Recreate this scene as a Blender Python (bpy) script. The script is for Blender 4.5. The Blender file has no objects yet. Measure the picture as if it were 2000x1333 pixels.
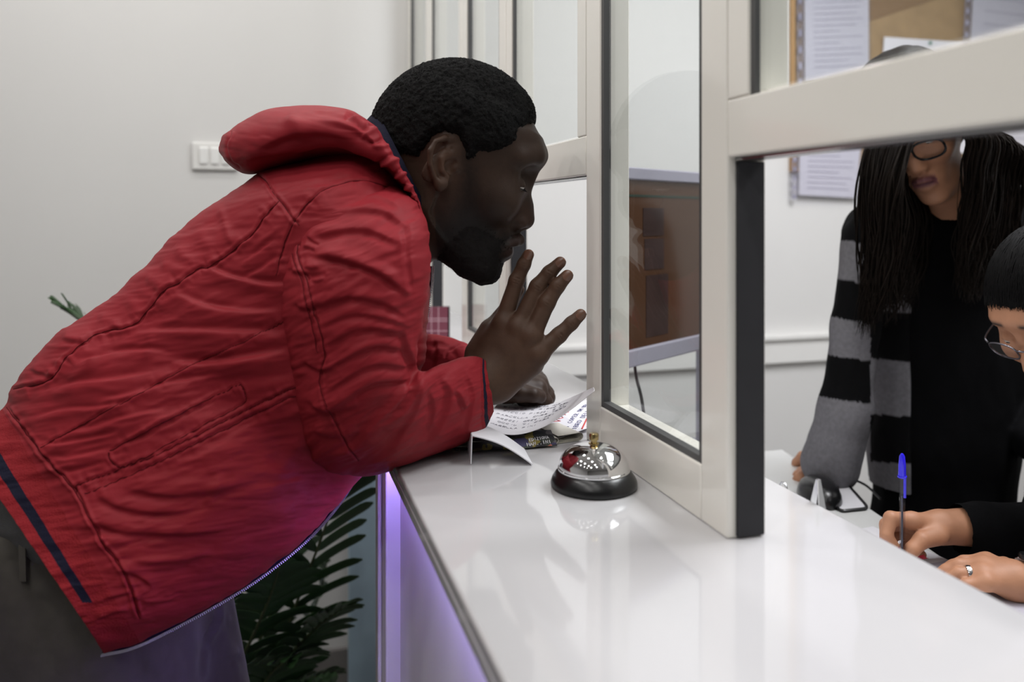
import bpy, math, random
import numpy as np
from mathutils import Vector

# ------------------------------------------------------------------ camera, world, lights, exposure
scene = bpy.context.scene
COL = scene.collection
FPX = 1600.0                       # focal length in photo pixels
YAW = math.atan(475 / FPX)         # camera turned right of the counter direction (+Y)
RV = np.array([math.cos(YAW), -math.sin(YAW), 0.0])
FV = np.array([math.sin(YAW), math.cos(YAW), 0.0])
UV = np.array([0.0, 0.0, 1.0])
EYE = 1.40
cam_data = bpy.data.cameras.new('camera')
cam = bpy.data.objects.new('camera', cam_data)
COL.objects.link(cam)
cam.location = (0, 0, EYE)
cam.rotation_euler = (math.pi / 2, 0, -YAW)
cam_data.sensor_width = 36.0
cam_data.lens = FPX / 2000 * 36.0
cam_data.shift_y = -(666.5 - 420) / 2000
cam_data.clip_start = 0.02
cam_data.dof.use_dof = True
cam_data.dof.focus_distance = 1.07
cam_data.dof.aperture_fstop = 3.2
scene.camera = cam
scene.view_settings.view_transform = 'Standard'
scene.view_settings.look = 'None'
scene.view_settings.gamma = 1.0
scene.view_settings.use_curve_mapping = False
scene.view_settings.exposure = -0.15
scene.cycles.use_denoising = True
scene.cycles.max_bounces = 10
scene.cycles.transparent_max_bounces = 24
scene.cycles.sample_clamp_indirect = 6.0
scene.cycles.caustics_reflective = False
scene.cycles.caustics_refractive = False

world = bpy.data.worlds.new('world')
scene.world = world
world.use_nodes = True
world.node_tree.nodes['Background'].inputs[0].default_value = (0.9, 0.93, 1.0, 1)
world.node_tree.nodes['Background'].inputs[1].default_value = 0.02

CEIL = 2.75
def ceiling_lamp(x, y, power, size=0.11, col=(1, 0.98, 0.955), sx=None):
    ld = bpy.data.lights.new('ceiling_lamp', 'AREA')
    ld.shape = 'DISK'
    ld.size = size
    if sx:
        ld.shape = 'RECTANGLE'; ld.size = sx[0]; ld.size_y = sx[1]
    ld.energy = power
    ld.color = col
    o = bpy.data.objects.new('ceiling_lamp', ld)
    COL.objects.link(o)
    o.location = (x, y, CEIL - 0.012)
    return o
# public side: rows of small round downlights
for x in (-1.5, -0.75, 0.0):
    for y in (-0.9, -0.3, 0.35, 0.9, 1.45, 2.0):
        ceiling_lamp(x, y, {-1.5: 0.7, -0.75: 3.6 if y > 1.9 else 4.8, 0.0: 2.8 if y < 1 else 4.0}[x])
# staff side: downlights and a flat panel lamp, then an added fill panel
for x in (0.75, 1.35):
    for y in (0.1, 0.7):
        ceiling_lamp(x, y, 2.0)
ceiling_lamp(1.55, 1.0, 56.0, sx=(0.6, 1.2), col=(0.965, 0.97, 1.0))
ceiling_lamp(1.75, -0.5, 14.0, sx=(0.6, 1.2), col=(0.965, 0.97, 1.0))  # unseen panel added to brighten the frame sides facing the camera

# ------------------------------------------------------------------ helpers: points
def at(px, py, d):
    return RV * ((px - 1000) / FPX * d) + FV * d + UV * (EYE + (420 - py) / FPX * d)

def toworld(c):
    """(u, v, w): metres right / up of the optical axis, w = distance in front of the camera"""
    c = np.asarray(c, dtype=float)
    return c[..., 0:1] * RV + c[..., 2:3] * FV + (c[..., 1:2] + EYE) * UV

def tocam(p):
    p = np.asarray(p, dtype=float)
    return np.stack([p @ RV, p[..., 2] - EYE, p @ FV], -1)

def topx(p):
    c = tocam(p)
    return np.stack([1000 + FPX * c[..., 0] / c[..., 2], 420 - FPX * c[..., 1] / c[..., 2]], -1), c[..., 2]

# ------------------------------------------------------------------ helpers: noise
def _hash(ix, iy, iz, seed):
    h = (ix * 374761393 + iy * 668265263 + iz * 2147483647 + seed * 974711) & 0xffffffff
    h = ((h ^ (h >> 13)) * 1274126177) & 0xffffffff
    return ((h ^ (h >> 16)) & 0xffff) / 32767.5 - 1.0

def vnoise(p, seed=0):
    p = np.asarray(p, dtype=float)
    i = np.floor(p).astype(np.int64)
    f = p - i
    f = f * f * f * (f * (f * 6 - 15) + 10)
    out = 0
    for dx in (0, 1):
        for dy in (0, 1):
            for dz in (0, 1):
                w = (f[..., 0] if dx else 1 - f[..., 0]) * (f[..., 1] if dy else 1 - f[..., 1]) * (f[..., 2] if dz else 1 - f[..., 2])
                out = out + w * _hash(i[..., 0] + dx, i[..., 1] + dy, i[..., 2] + dz, seed)
    return out

# ------------------------------------------------------------------ helpers: meshes and objects
def shade(me, smooth=True):
    me.polygons.foreach_set('use_smooth', np.full(len(me.polygons), smooth))

def raw_mesh(name, verts, faces, smooth=True):
    """faces: list of int arrays, each (n, k)"""
    me = bpy.data.meshes.new(name)
    verts = np.asarray(verts, dtype=np.float32).reshape(-1, 3)
    faces = [np.asarray(f, dtype=np.int32) for f in faces if len(f)]
    me.vertices.add(len(verts))
    me.vertices.foreach_set('co', verts.ravel())
    nl = sum(f.size for f in faces)
    npoly = sum(len(f) for f in faces)
    me.loops.add(nl)
    me.loops.foreach_set('vertex_index', np.concatenate([f.ravel() for f in faces]))
    me.polygons.add(npoly)
    tot = np.concatenate([np.full(len(f), f.shape[1], dtype=np.int32) for f in faces])
    st = np.concatenate([[0], np.cumsum(tot)[:-1]]).astype(np.int32)
    me.polygons.foreach_set('loop_start', st)
    try:
        me.polygons.foreach_set('loop_total', tot)
    except Exception:
        pass
    me.update(calc_edges=True)
    me.validate()
    shade(me, smooth)
    return me

class MB:
    """collects shapes into ONE mesh, in world coordinates"""
    def __init__(self):
        self.v = []; self.f = {}; self.n = 0
    def add(self, v, faces):
        v = np.asarray(v, dtype=float).reshape(-1, 3)
        for f in faces:
            f = np.asarray(f, dtype=np.int64)
            if f.ndim == 1: f = f[None]
            self.f.setdefault(f.shape[1], []).append(f + self.n)
        self.v.append(v); self.n += len(v)
        return self
    def box(self, lo, hi):
        a, b = np.array(lo, float), np.array(hi, float)
        return self.frame((a + b) / 2, (b[0] - a[0], 0, 0), (0, b[1] - a[1], 0), (0, 0, b[2] - a[2]))
    def frame(self, c, ex, ey, ez):
        """parallelepiped with full edge vectors"""
        c, ex, ey, ez = (np.array(q, float) for q in (c, ex, ey, ez))
        s = [(-1, -1, -1), (1, -1, -1), (1, 1, -1), (-1, 1, -1), (-1, -1, 1), (1, -1, 1), (1, 1, 1), (-1, 1, 1)]
        v = [c + ex * i / 2 + ey * j / 2 + ez * k / 2 for i, j, k in s]
        f = [[0, 3, 2, 1], [4, 5, 6, 7], [0, 1, 5, 4], [1, 2, 6, 5], [2, 3, 7, 6], [3, 0, 4, 7]]
        if np.dot(np.cross(ex, ey), ez) < 0:
            f = [q[::-1] for q in f]
        return self.add(v, [np.array(f)])
    def tube(self, pts, rad, n=8, closed=False, cap=True):
        pts = np.asarray(pts, float); m = len(pts)
        rad = np.broadcast_to(np.asarray(rad, float), (m,))
        if closed:
            t = np.roll(pts, -1, 0) - np.roll(pts, 1, 0)
        else:
            t = np.gradient(pts, axis=0)
        t /= np.linalg.norm(t, axis=1)[:, None] + 1e-12
        ref = np.array([0.31, 0.17, 0.93]);  ref = ref if abs(ref @ t[0]) < .95 else np.array([1.0, 0.1, 0])
        nrm = np.cross(t[0], ref); nrm /= np.linalg.norm(nrm)
        rings = []
        th = np.linspace(0, 2 * np.pi, n, endpoint=False)
        for i in range(m):
            nrm = nrm - t[i] * (nrm @ t[i]); nrm /= np.linalg.norm(nrm) + 1e-12
            b = np.cross(t[i], nrm)
            rings.append(pts[i] + rad[i] * (np.cos(th)[:, None] * nrm + np.sin(th)[:, None] * b))
        v = np.concatenate(rings)
        f = grid_faces(m, n, wrap_v=True, wrap_u=closed)
        fs = [f]
        if cap and not closed:
            fs += [np.arange(n)[::-1][None], (np.arange(n) + (m - 1) * n)[None]]
        return self.add(v, fs)
    def lathe(self, c, prof, n=40, axis=(0, 0, 1)):
        """prof: (radius, height) pairs, bottom to top"""
        c = np.array(c, float); a = np.array(axis, float); a /= np.linalg.norm(a)
        e = np.cross(a, (0, 1, 0) if abs(a[1]) < .9 else (1, 0, 0)); e /= np.linalg.norm(e); g = np.cross(a, e)
        th = np.linspace(0, 2 * np.pi, n, endpoint=False)
        v = np.concatenate([c + a * h + max(r, 1e-5) * (np.cos(th)[:, None] * e + np.sin(th)[:, None] * g) for r, h in prof])
        m = len(prof)
        fs = [grid_faces(m, n, wrap_v=True)]
        if prof[0][0] > 1e-4: fs.append(np.arange(n)[::-1][None])
        if prof[-1][0] > 1e-4: fs.append((np.arange(n) + (m - 1) * n)[None])
        return self.add(v, fs)
    def sheet(self, grid, th=0.0004):
        """grid (a, b, 3) of points -> thin solid sheet"""
        g = np.asarray(grid, float); a, b = g.shape[:2]
        du = np.gradient(g, axis=0); dv = np.gradient(g, axis=1)
        nn = np.cross(du, dv); nn /= np.linalg.norm(nn, axis=-1)[..., None] + 1e-12
        top = (g + nn * th / 2).reshape(-1, 3); bot = (g - nn * th / 2).reshape(-1, 3)
        f = grid_faces(a, b); k = a * b
        idx = np.arange(k).reshape(a, b)
        rim = np.concatenate([idx[:, 0], idx[-1, 1:], idx[::-1, -1][1:], idx[0, ::-1][1:-1]])
        nx = np.roll(rim, -1)
        side = np.stack([rim, nx, nx + k, rim + k], 1)[:, ::-1]
        return self.add(np.concatenate([top, bot]), [f, f[:, ::-1] + k, side[:, ::-1]])
    def mesh(self, name, smooth=True):
        return raw_mesh(name, np.concatenate(self.v), [np.concatenate(q) for q in self.f.values()], smooth)
    def build(self, name, mat, parent=None, smooth=True, bevel=0, auto=True):
        me = self.mesh(name, smooth)
        o = obj(name, me, mat, parent)
        if bevel:
            m = o.modifiers.new('bevel', 'BEVEL'); m.width = bevel; m.segments = 3; m.limit_method = 'ANGLE'
        if smooth and auto:
            try:
                me.set_sharp_from_angle(angle=math.radians(38))
            except Exception:
                pass
        return o

def grid_faces(a, b, wrap_v=False, wrap_u=False):
    i = np.arange(a if wrap_u else a - 1); j = np.arange(b if wrap_v else b - 1)
    I, J = np.meshgrid(i, j, indexing='ij')
    I2 = (I + 1) % a; J2 = (J + 1) % b
    return np.stack([I * b + J, I2 * b + J, I2 * b + J2, I * b + J2], -1).reshape(-1, 4)

def origin_of(o):
    p = np.zeros(3)
    while o is not None:
        p += np.array(o.location); o = o.parent
    return p

def obj(name, me, mat=None, parent=None, world_coords=True):
    o = bpy.data.objects.new(name, me)
    COL.objects.link(o)
    if mat is not None and hasattr(me, 'materials'):
        me.materials.append(mat)
    if parent is not None:
        o.parent = parent
        if world_coords and isinstance(me, bpy.types.Mesh):
            off = origin_of(parent).astype(np.float32)
            co = np.empty(len(me.vertices) * 3, np.float32)
            me.vertices.foreach_get('co', co)
            me.vertices.foreach_set('co', (co.reshape(-1, 3) - off).ravel())
            me.update()
    return o

def thing(name, label, cat, loc=(0, 0, 0), group=None):
    o = bpy.data.objects.new(name, None)
    COL.objects.link(o)
    o.empty_display_size = 0.05
    o.location = [float(q) for q in loc]
    return tag(o, label, cat, group)

def tag(o, label, cat, group=None):
    o['label'] = label; o['category'] = cat
    if group: o['group'] = group
    return o

def structure(o, label=None):
    o['kind'] = 'structure'
    if label: o['label'] = label
    return o

# ------------------------------------------------------------------ helpers: materials
def lin(r, g, b):
    f = lambda c: (c / 255 / 12.92) if c <= 10.3 else ((c / 255 + .055) / 1.055) ** 2.4
    return (f(r), f(g), f(b), 1.0)

def mat(name, col, rough=0.5, metal=0.0, noise=0.0, nscale=20.0, bump=0.0, bscale=200.0, spec=0.5, coat=0.0,
        sheen=0.0, emit=None, estr=0.0, stretch=None, detail=4.0, bdist=0.002, sss=0.0, attr=None):
    m = bpy.data.materials.new(name)
    m.use_nodes = True
    nt = m.node_tree; b = nt.nodes['Principled BSDF']
    b.inputs['Base Color'].default_value = col
    b.inputs['Roughness'].default_value = rough
    b.inputs['Metallic'].default_value = metal
    b.inputs['Specular IOR Level'].default_value = spec
    b.inputs['Coat Weight'].default_value = coat
    b.inputs['Coat Roughness'].default_value = 0.05
    b.inputs['Sheen Weight'].default_value = sheen
    b.inputs['Sheen Roughness'].default_value = 0.4
    if emit:
        b.inputs['Emission Color'].default_value = emit
        b.inputs['Emission Strength'].default_value = estr
    tc = nt.nodes.new('ShaderNodeTexCoord')
    mp = nt.nodes.new('ShaderNodeMapping')
    nt.links.new(tc.outputs['Object'], mp.inputs[0])
    if stretch: mp.inputs['Scale'].default_value = stretch
    src = None
    if attr:
        a = nt.nodes.new('ShaderNodeAttribute'); a.attribute_name = attr
        src = a.outputs['Color']
        nt.links.new(src, b.inputs['Base Color'])
    if noise:
        n = nt.nodes.new('ShaderNodeTexNoise'); n.inputs['Scale'].default_value = nscale; n.inputs['Detail'].default_value = detail
        nt.links.new(mp.outputs[0], n.inputs['Vector'])
        r = nt.nodes.new('ShaderNodeMapRange')
        r.inputs['From Min'].default_value = .3; r.inputs['From Max'].default_value = .7
        r.inputs['To Min'].default_value = 1 - noise; r.inputs['To Max'].default_value = 1 + noise
        nt.links.new(n.outputs['Fac'], r.inputs['Value'])
        mx = nt.nodes.new('ShaderNodeVectorMath'); mx.operation = 'SCALE'
        mx.inputs[0].default_value = col[:3]
        if src: nt.links.new(src, mx.inputs[0])
        nt.links.new(r.outputs[0], mx.inputs['Scale'])
        nt.links.new(mx.outputs[0], b.inputs['Base Color'])
    if bump:
        n2 = nt.nodes.new('ShaderNodeTexNoise'); n2.inputs['Scale'].default_value = bscale; n2.inputs['Detail'].default_value = 3
        nt.links.new(mp.outputs[0], n2.inputs['Vector'])
        bp = nt.nodes.new('ShaderNodeBump'); bp.inputs['Strength'].default_value = bump; bp.inputs['Distance'].default_value = bdist
        nt.links.new(n2.outputs['Fac'], bp.inputs['Height'])
        nt.links.new(bp.outputs[0], b.inputs['Normal'])
    return m

def glass_mat(name, tint=(0.97, 0.985, 0.98, 1), ior=1.5, rough=0.0):
    m = bpy.data.materials.new(name); m.use_nodes = True
    nt = m.node_tree; nt.nodes.clear()
    out = nt.nodes.new('ShaderNodeOutputMaterial')
    mx = nt.nodes.new('ShaderNodeMixShader')
    tr = nt.nodes.new('ShaderNodeBsdfTransparent'); tr.inputs[0].default_value = tint
    gl = nt.nodes.new('ShaderNodeBsdfGlossy'); gl.inputs['Roughness'].default_value = rough
    # Schlick reflectance that treats both sides of the pane alike
    def mth(op, a0, a1=None):
        n = nt.nodes.new('ShaderNodeMath'); n.operation = op
        for k, q in enumerate((a0, a1)):
            if q is None: continue
            if isinstance(q, (int, float)): n.inputs[k].default_value = q
            else: nt.links.new(q, n.inputs[k])
        return n.outputs[0]
    geo = nt.nodes.new('ShaderNodeNewGeometry')
    dt = nt.nodes.new('ShaderNodeVectorMath'); dt.operation = 'DOT_PRODUCT'
    nt.links.new(geo.outputs['Normal'], dt.inputs[0]); nt.links.new(geo.outputs['Incoming'], dt.inputs[1])
    f0 = ((ior - 1) / (ior + 1)) ** 2
    cosv = mth('ABSOLUTE', dt.outputs['Value'])
    fac = mth('ADD', mth('MULTIPLY', mth('POWER', mth('SUBTRACT', 1.0, cosv), 5.0), 1 - f0), f0)
    nt.links.new(fac, mx.inputs[0]); nt.links.new(tr.outputs[0], mx.inputs[1]); nt.links.new(gl.outputs[0], mx.inputs[2])
    nt.links.new(mx.outputs[0], out.inputs[0])
    return m

M = {}
M['wall'] = mat('wall_paint', lin(216, 215, 213), .55, noise=.015, nscale=3, bump=.08, bscale=90)
M['darkwall'] = mat('dark_wall_paint', lin(140, 138, 135), .6, noise=.03, nscale=3)
M['ceil'] = mat('ceiling_paint', lin(225, 225, 222), .7, noise=.01, nscale=4)
M['floor'] = mat('floor_tile', lin(104, 100, 97), .35, noise=.12, nscale=6)
M['frame'] = mat('frame_lacquer', lin(235, 232, 224), .16, noise=.012, nscale=6, coat=.3)
M['gasket'] = mat('rubber_gasket', lin(70, 70, 70), .45, noise=.05)
M['seal'] = mat('black_foam_seal', lin(33, 33, 37), .7, noise=.08, nscale=60, bump=.1, bscale=400)
M['glass'] = glass_mat('pane_glass')
M['top'] = mat('white_gloss_top', lin(187, 186, 188), .07, noise=.012, nscale=5, coat=.25)
M['panel'] = mat('white_panel', lin(236, 234, 238), .3, noise=.05, nscale=7, stretch=(1, 1, .15), bump=.1, bscale=30)
M['led'] = mat('violet_led', lin(120, 90, 255), .5, emit=(.44, .31, 1.0, 1), estr=42.0, noise=.02)
M['chrome'] = mat('chrome', (.86, .86, .87, 1), .04, 1.0, noise=.01)
M['brass'] = mat('brass', lin(190, 170, 120), .2, 1.0, noise=.03)
M['black'] = mat('black_plastic', lin(16, 16, 18), .28, noise=.05)
M['steel'] = mat('steel', (.62, .63, .65, 1), .2, 1.0, noise=.03)
M['paper'] = mat('white_paper', lin(218, 217, 222), .6, noise=.012, nscale=9)
M['ink'] = mat('dark_ink', lin(84, 82, 98), .6, noise=.1)
M['blueink'] = mat('blue_ink', lin(74, 76, 126), .6, noise=.1)
M['redink'] = mat('red_ink', lin(196, 74, 70), .6, noise=.1)
M['white_plastic'] = mat('white_plastic', lin(226, 225, 222), .35, noise=.01)
# ------------------------------------------------------------------ rays to planes (photo pixel -> point in the place)
def ray(px, py):
    return RV * (px - 1000) / FPX + FV + UV * (420 - py) / FPX
EYEP = np.array([0, 0, EYE])
def onY(px, py, y):
    r = ray(px, py); return EYEP + r * (y / r[1])
def onX(px, py, x):
    r = ray(px, py); return EYEP + r * (x / r[0])
def onZ(px, py, z):
    r = ray(px, py); return EYEP + r * ((z - EYE) / r[2])

ZC = 1.10                                   # counter top
XF, XP0, XP1, XB = 0.145, 0.406, 0.447, 0.546   # counter front edge, screen front / back, counter rear edge
YW = 2.50                                   # rear wall

# ------------------------------------------------------------------ room shell
def slab(name, lo, hi, m):
    return structure(MB().box(lo, hi).build(name, m, smooth=False))
slab('floor', (-3.2, -3.0, -0.1), (3.0, YW, 0), M['floor'])
slab('ceiling', (-3.2, -3.0, CEIL), (3.0, YW, CEIL + .1), M['ceil'])
slab('wall_back', (-3.2, YW, 0), (3.0, YW + .1, CEIL), M['wall'])
slab('wall_left', (-3.3, -3.0, 0), (-3.2, YW, CEIL), M['wall'])
slab('wall_right', (3.0, -3.0, 0), (3.1, YW, CEIL), M['wall'])
slab('wall_front', (-3.2, -3.1, 0), (3.0, -3.0, CEIL), M['darkwall'])
M['base'] = mat('baseboard_grey', lin(128, 124, 122), .4, noise=.05)
structure(MB().box((-3.2, YW - .015, 0), (0.50, YW, .105)).build('baseboard_back', M['base'], bevel=.004))
# chair rail on the staff side: flat board with a small top lip
mb = MB().box((.46, YW - .022, EYE - .52), (3.0, YW, EYE - .432)).box((.46, YW - .034, EYE - .438), (3.0, YW, EYE - .42))
structure(mb.build('trim_1', M['white_plastic'], bevel=.003))

# light switch: plate with three rockers
c = onY(420, 306, YW)
sw = thing('light_switch', 'white three-gang light switch plate on the wall behind the red hood', 'light switch', (c[0], YW, c[2]))
MB().box((c[0] - .062, YW - .012, c[2] - .040), (c[0] + .062, YW, c[2] + .040)).build('plate', M['white_plastic'], sw, bevel=.005)
M['rocker'] = mat('rocker_white', lin(240, 240, 238), .3, noise=.01)
for i in range(3):
    x = c[0] - .030 + i * .030
    MB().frame((x, YW - .0135, c[2] + .002), (.022, 0, 0), (0, .009, .003), (0, -.003, .046)).build('rocker', M['rocker'], sw, bevel=.002)

# ------------------------------------------------------------------ reception counter
ct = thing('reception_counter', 'glossy white reception counter with violet light under its front edge', 'counter', (.34, 1.0, 0))
MB().box((XF, -.5, ZC - .014), (XB, YW, ZC)).build('countertop', M['top'], ct, bevel=.003)
MB().box((.172, -.5, 0), (.20, 1.115, ZC - .014)).build('front_panel', M['panel'], ct, smooth=False)
MB().box((.152, 1.115, 0), (.30, 1.213, ZC - .014)).box((.146, 1.150, 0), (.152, 1.178, ZC - .014)).build('pilaster', M['panel'], ct, bevel=.004)
M['bluepanel'] = mat('pale_blue_panel', lin(176, 200, 216), .35, noise=.03)
MB().box((.212, 2.30, 0), (.32, 2.33, ZC - .014)).build('side_panel', M['bluepanel'], ct, bevel=.003)
MB().box((.32, 1.213, 0), (.50, YW, ZC - .014)).build('base_cabinet', M['panel'], ct, smooth=False)
MB().box((.50, -.5, 0), (.525, YW, ZC - .014)).build('rear_panel', M['panel'], ct, smooth=False)
MB().box((XF, -.5, ZC - .025), (.149, 1.118, ZC - .014)).build('front_lip', M['top'], ct, bevel=.001)
MB().box((.156, -.48, ZC - .0225), (.164, 1.112, ZC - .0155)).build('light_strip', M['led'], ct, smooth=False)

# ------------------------------------------------------------------ glazed screens on the counter
PW, ST = .351, .048
def stile_box(mb, y0, y1, z0, z1):
    mb.box((XP0, y0, z0), (XP1, y1, z1))
def gasket_ring(mb, y0, y1, z0, z1, w=.007, x0=XP0 + .002, x1=XP0 + .012):
    mb.box((x0, y0, z0), (x1, y0 + w, z1)).box((x0, y1 - w, z0), (x1, y1, z1))
    mb.box((x0, y0 + w, z0), (x1, y1 - w, z0 + w)).box((x0, y0 + w, z1 - w), (x1, y1 - w, z1))
def screen_panel(y0, label):
    y1 = y0 + PW; zt = CEIL - .001; zg = ZC + .055
    t = thing('glazed_screen', label, 'glass screen', (XP0 + .02, (y0 + y1) / 2, ZC), 'glazed screens standing on the counter')
    f = MB()
    stile_box(f, y0, y0 + ST, ZC, zt); stile_box(f, y1 - ST, y1, ZC, zt)
    f.box((XP0, y0 + ST, ZC), (XP1, y1 - ST, zg)).box((XP0, y0 + ST, zt - .06), (XP1, y1 - ST, zt))
    f.build('frame', M['frame'], t, bevel=.002)
    g = MB(); gasket_ring(g, y0 + ST, y1 - ST, zg, zt - .06)
    g.build('gasket', M['gasket'], t, smooth=False)
    MB().box((XP0 + .006, y0 + ST + .003, zg + .003), (XP0 + .010, y1 - ST - .003, zt - .063)).build('glass_pane', M['glass'], t, smooth=False)
    MB().box((XP0 + .0085, y0 - .0045, ZC + .002), (XP1 - .004, y0 - .0002, EYE + .0495)).build('seal_strip', M['seal'], t, bevel=.001)
    return t
def transom(y0, y1, label, tilt=0.0):
    z0, z1, zt = EYE + .053, EYE + .106, CEIL - .001
    t = thing('transom_window', label, 'window', (XP0 + .02, (y0 + y1) / 2, z0), 'windows above the serving gaps')
    f = MB()
    f.box((XP0, y0, z0), (XP1, y1, z1)).box((XP0, y0, z1), (XP1, y0 + .033, zt)).box((XP0, y1 - .035, z1), (XP1, y1, zt))
    f.box((XP0, y0 + .033, zt - .05), (XP1, y1 - .035, zt))
    f.build('frame', M['frame'], t, bevel=.002)
    MB().box((XP0 + .002, y1 - .042, z1), (XP0 + .007, y1 - .035, zt - .05)).build('gasket', M['gasket'], t, smooth=False)
    MB().box((XP0 + .008, y0, z0 - .0025), (XP0 + .016, y1, z0)).box((XP0 + .024, y0, z0 - .0025), (XP0 + .032, y1, z0)).box((XP0 + .008, y0, z0 - .001), (XP0 + .032, y1, z0)).build('sliding_track', M['steel'], t, smooth=False)
    MB().box((XP0 + .006, y0 + .036, z1 + .003), (XP0 + .010, y1 - .038, zt - .053)).build('glass_pane', M['glass'], t, smooth=False)
    return t
YA, YB, YC = .669, 1.405, 2.141
screen_panel(YA, 'glazed screen beside the desk bell, nearest one, with a wide black edge seal')
screen_panel(YB, 'glazed screen behind the leaning man\'s face, second from the near end')
screen_panel(YC, 'glazed screen at the far end of the counter next to the rear wall')
transom(.284, YA - .0005, 'transom window above the near serving gap over the two staff members')
transom(YA + PW + .0005, YB - .0005, 'transom window above the serving gap in front of the man\'s face')
transom(YB + PW + .0005, YC - .0005, 'transom window above the farthest serving gap, behind the man\'s head')

# ------------------------------------------------------------------ staff desk
ZD = .90
dk = thing('staff_desk', 'white staff desk behind the counter, below the serving gap', 'desk', (.75, .9, 0))
poly = [(.552, .25), (.93, .25), (.93, .9), (1.05, 1.511), (.552, 1.511)]
def prism(mb, poly, z0, z1):
    n = len(poly)
    v = [(x, y, z0) for x, y in poly] + [(x, y, z1) for x, y in poly]
    fs = [np.arange(n)[::-1][None], (np.arange(n) + n)[None]]
    fs.append(np.array([[i, (i + 1) % n, (i + 1) % n + n, i + n] for i in range(n)]))
    return mb.add(v, fs)
M['desk'] = mat('desk_laminate', lin(214, 215, 214), .25, noise=.01)
prism(MB(), poly, ZD - .03, ZD).build('desk_top', M['desk'], dk, bevel=.003)
MB().box((.57, 1.46, 0), (1.0, 1.49, ZD - .03)).build('side_panel', M['desk'], dk, smooth=False)
MB().box((.57, .28, 0), (.90, .31, ZD - .03)).build('side_panel', M['desk'], dk, smooth=False)

# monitor on the desk, its screen turned to the seated person
s41, c41 = math.sin(math.radians(41.2)), math.cos(math.radians(41.2))
mdir = RV * s41 + FV * c41; mnor = RV * c41 - FV * s41
m0 = at(1195, 729, 1.36)                     # lower left corner of the bezel
mw, mh = .53, .345
mc = m0 + mdir * mw / 2 + UV * mh / 2
mt = thing('monitor', 'grey framed computer monitor with a brown picture, behind the near glass screen', 'monitor', (mc[0], mc[1], ZD))
M['bezel'] = mat('grey_bezel', lin(150, 148, 160), .4, noise=.03)
def on_mon(a, b, c=0.0):
    return m0 + mdir * a + UV * b + mnor * c
mb = MB()
bw, bb = .022, .030
for (a0, a1, b0, b1) in ((0, mw, 0, bb), (0, mw, mh - bw, mh), (0, bw, bb, mh - bw), (mw - bw, mw, bb, mh - bw)):
    mb.frame(on_mon((a0 + a1) / 2, (b0 + b1) / 2, -.014), mdir * (a1 - a0), UV * (b1 - b0), mnor * .030)
mb.frame(on_mon(mw / 2, mh / 2, -.030), mdir * (mw - .01), UV * (mh - .01), mnor * .02)
mb.build('bezel', M['bezel'], mt, bevel=.003)
M['screen'] = mat('brown_screen', lin(66, 46, 34), .12, noise=.12, nscale=3.0, emit=lin(84, 56, 36), estr=.18)
MB().frame(on_mon(mw / 2, (mh + bb - bw) / 2, -.012), mdir * (mw - 2 * bw), UV * (mh - bw - bb), mnor * .012).build('screen', M['screen'], mt, smooth=False)
M['screen_dark'] = mat('screen_block', lin(52, 40, 38), .15, noise=.2, nscale=30, emit=lin(58, 44, 42), estr=.12)
M['screen_green'] = mat('screen_line', lin(36, 52, 44), .15, noise=.05, emit=lin(30, 48, 40), estr=.15)
for (a0, a1, b0, b1) in ((.105, .175, .225, .275), (.11, .175, .165, .22), (.115, .19, .045, .155)):
    MB().frame(on_mon((a0 + a1) / 2, (b0 + b1) / 2, -.0055), mdir * (a1 - a0), UV * (b1 - b0), mnor * .001).build('screen_picture', M['screen_dark'], mt, smooth=False)
MB().frame(on_mon(mw / 2, .296, -.0055), mdir * (mw - 2 * bw), UV * .004, mnor * .001).build('screen_line', M['screen_green'], mt, smooth=False)
sb = m0 + mdir * .42 - mnor * .05; sb[2] = ZD
sb = sb + 0.0
mb = MB().lathe(sb, [(.0, 0), (.10, 0), (.10, .008), (.03, .014)], 32)
mb.frame((sb + np.array([0, 0, .13])), mdir * .05, mnor * .02, UV * .26)
mb.build('stand', M['bezel'], mt)
pts = [on_mon(.10, .0, -.02), on_mon(.075, -.02, .0), on_mon(.045, -.05, .03), on_mon(.03, -.12, .05), on_mon(.03, ZD - m0[2] + .010, .06), on_mon(.06, ZD - m0[2] + .006, .12)]
def smooth_path(p, n=40):
    p = np.asarray(p, float); t = np.linspace(0, len(p) - 1, n); return catmull(p, t)
def catmull(p, t):
    p = np.asarray(p, float); k = len(p)
    i = np.clip(np.floor(t).astype(int), 0, k - 2); f = (t - i)
    f = f.reshape((-1,) + (1,) * (p.ndim - 1))
    g = lambda j: p[np.clip(j, 0, k - 1)]
    p0 = np.where((i == 0).reshape(f.shape), 2 * g(i) - g(i + 1), g(i - 1))
    p3 = np.where((i == k - 2).reshape(f.shape), 2 * g(i + 1) - g(i), g(i + 2))
    p1, p2 = g(i), g(i + 1)
    return .5 * (2 * p1 + (p2 - p0) * f + (2 * p0 - 5 * p1 + 4 * p2 - p3) * f ** 2 + (3 * p1 - p0 - 3 * p2 + p3) * f ** 3)
MB().tube(smooth_path(pts), .0028, 8).build('cable', M['black'], mt)

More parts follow.
